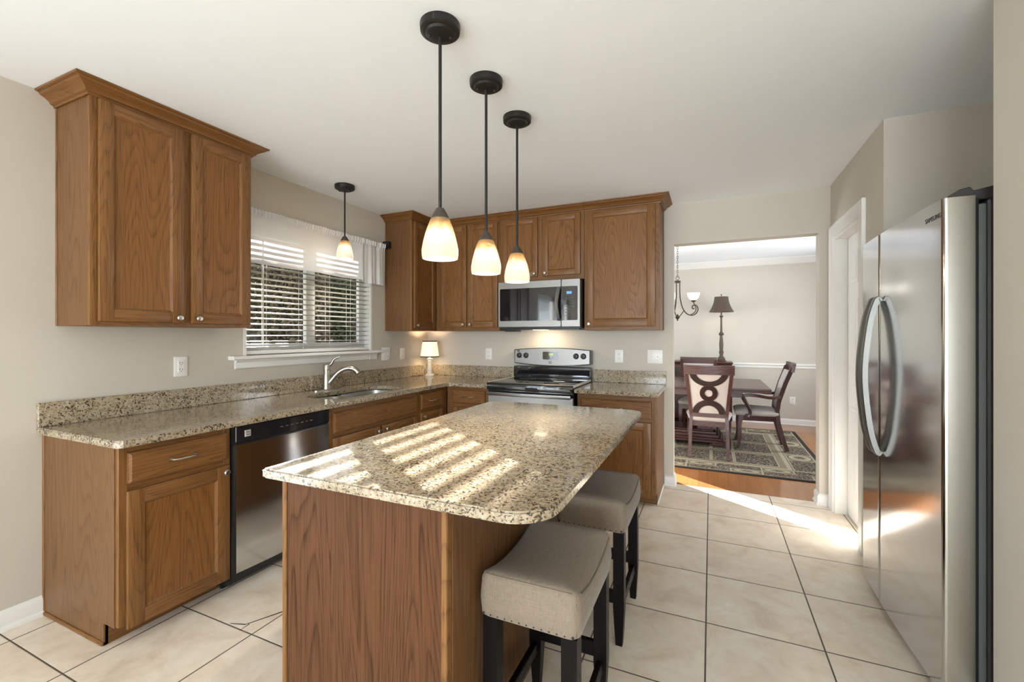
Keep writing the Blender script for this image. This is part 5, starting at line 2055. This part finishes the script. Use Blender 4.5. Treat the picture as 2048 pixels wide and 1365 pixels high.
def far_tree(label, x, y, hgt, rad, mat, n, seed):
    rnd = random.Random(seed)
    c = thing('tree', label, 'tree', (x, y, -0.30), 0, 'trees beyond the shrubs')
    b = MB()
    b.tube(bez([(0, 0, 0), (0.05, 0.03, hgt * 0.3), (-0.04, 0.05, hgt * 0.6), (0.02, 0.0, hgt * 0.9)], 12), [0.16 - 0.010 * i for i in range(13)], M['bark'], 8)
    for k in range(7):
        a = k * 2.4
        z0_ = hgt * (0.28 + 0.08 * k)
        q = rad * (0.85 - 0.07 * k)
        b.tube(bez([(0, 0, z0_), (q * 0.5 * math.cos(a), q * 0.5 * math.sin(a), z0_ + 0.3), (q * math.cos(a), q * math.sin(a), z0_ + 0.75)], 8), [0.06 - 0.006 * i for i in range(9)], M['bark'], 6)
    b.build('trunk', c)
    vs, fs = [], []
    for k in range(n):
        a = rnd.uniform(0, 2 * PI)
        v = rnd.random()
        zz = hgt * (0.06 + 0.94 * v ** 0.9)
        rr = rad * rnd.random() ** 0.45 * (1.0 - 0.25 * (zz / hgt) ** 3)
        p = Vector((rr * math.cos(a), rr * math.sin(a), zz))
        s_ = rnd.uniform(0.06, 0.15)
        d = Vector((rnd.gauss(0, 1), rnd.gauss(0, 1), rnd.gauss(0, 1))).normalized()
        e_ = d.cross(Vector((rnd.gauss(0, 1), rnd.gauss(0, 1), rnd.gauss(0, 1)))).normalized()
        i0 = len(vs)
        vs += [p - d * s_, p + e_ * s_ * 0.5, p + d * s_, p - e_ * s_ * 0.5]
        fs.append((i0, i0 + 1, i0 + 2, i0 + 3))
    me = bpy.data.meshes.new('foliage')
    me.from_pydata([tuple(v) for v in vs], [], fs)
    me.materials.append(mat)
    o = bpy.data.objects.new('foliage', me)
    COL.objects.link(o)
    o.parent = c


for k, w_ in enumerate(('leftmost', 'second from left', 'third from left', 'third from right', 'second from right', 'rightmost')):
    far_tree('%s of the distant trees beyond the shrubs outside the window' % w_, -14.5 + 0.35 * (k % 2), 4.0 + 3.1 * k, 5.45, 1.45, M['leaf2' if k % 2 else 'leaf'], 5000, 40 + k)

rnd = random.Random(77)
c = thing('tree', 'added thin tree outside, its level bough blocking high sun above the shrubs', 'tree', (-5.65, 3.30, -0.30))  # added so its leaves cut the highest sun stripes on the island
b = MB()
b.tube(bez([(0, 0, 0), (0.04, -0.05, 1.5), (0.02, 0.05, 3.0), (0.0, 0.0, 3.80), (0.0, -0.35, 3.95), (0.0, -1.25, 4.0)], 16), [0.07 - 0.003 * i for i in range(17)], M['bark'], 8)
b.build('trunk', c)
vs, fs = [], []
for k in range(4200):
    p = Vector((max(-0.15, min(0.15, rnd.gauss(0, 0.06))), -0.53 + rnd.uniform(-0.78, 0.78), 3.92 + 0.07 * rnd.random()))
    s_ = rnd.uniform(0.03, 0.06)
    d = Vector((rnd.gauss(0, 1), rnd.gauss(0, 1), rnd.gauss(0, 1))).normalized()
    e_ = d.cross(Vector((rnd.gauss(0, 1), rnd.gauss(0, 1), rnd.gauss(0, 1)))).normalized()
    i0 = len(vs)
    vs += [p - d * s_, p + e_ * s_ * 0.5, p + d * s_, p - e_ * s_ * 0.5]
    fs.append((i0, i0 + 1, i0 + 2, i0 + 3))
me = bpy.data.meshes.new('foliage')
me.from_pydata([tuple(v) for v in vs], [], fs)
me.materials.append(M['leaf2'])
o = bpy.data.objects.new('foliage', me)
COL.objects.link(o)
o.parent = c
for a in shr:
    shrub(a[0], a[1], a[2], a[3], a[4], M[a[5]], a[6], a[7])
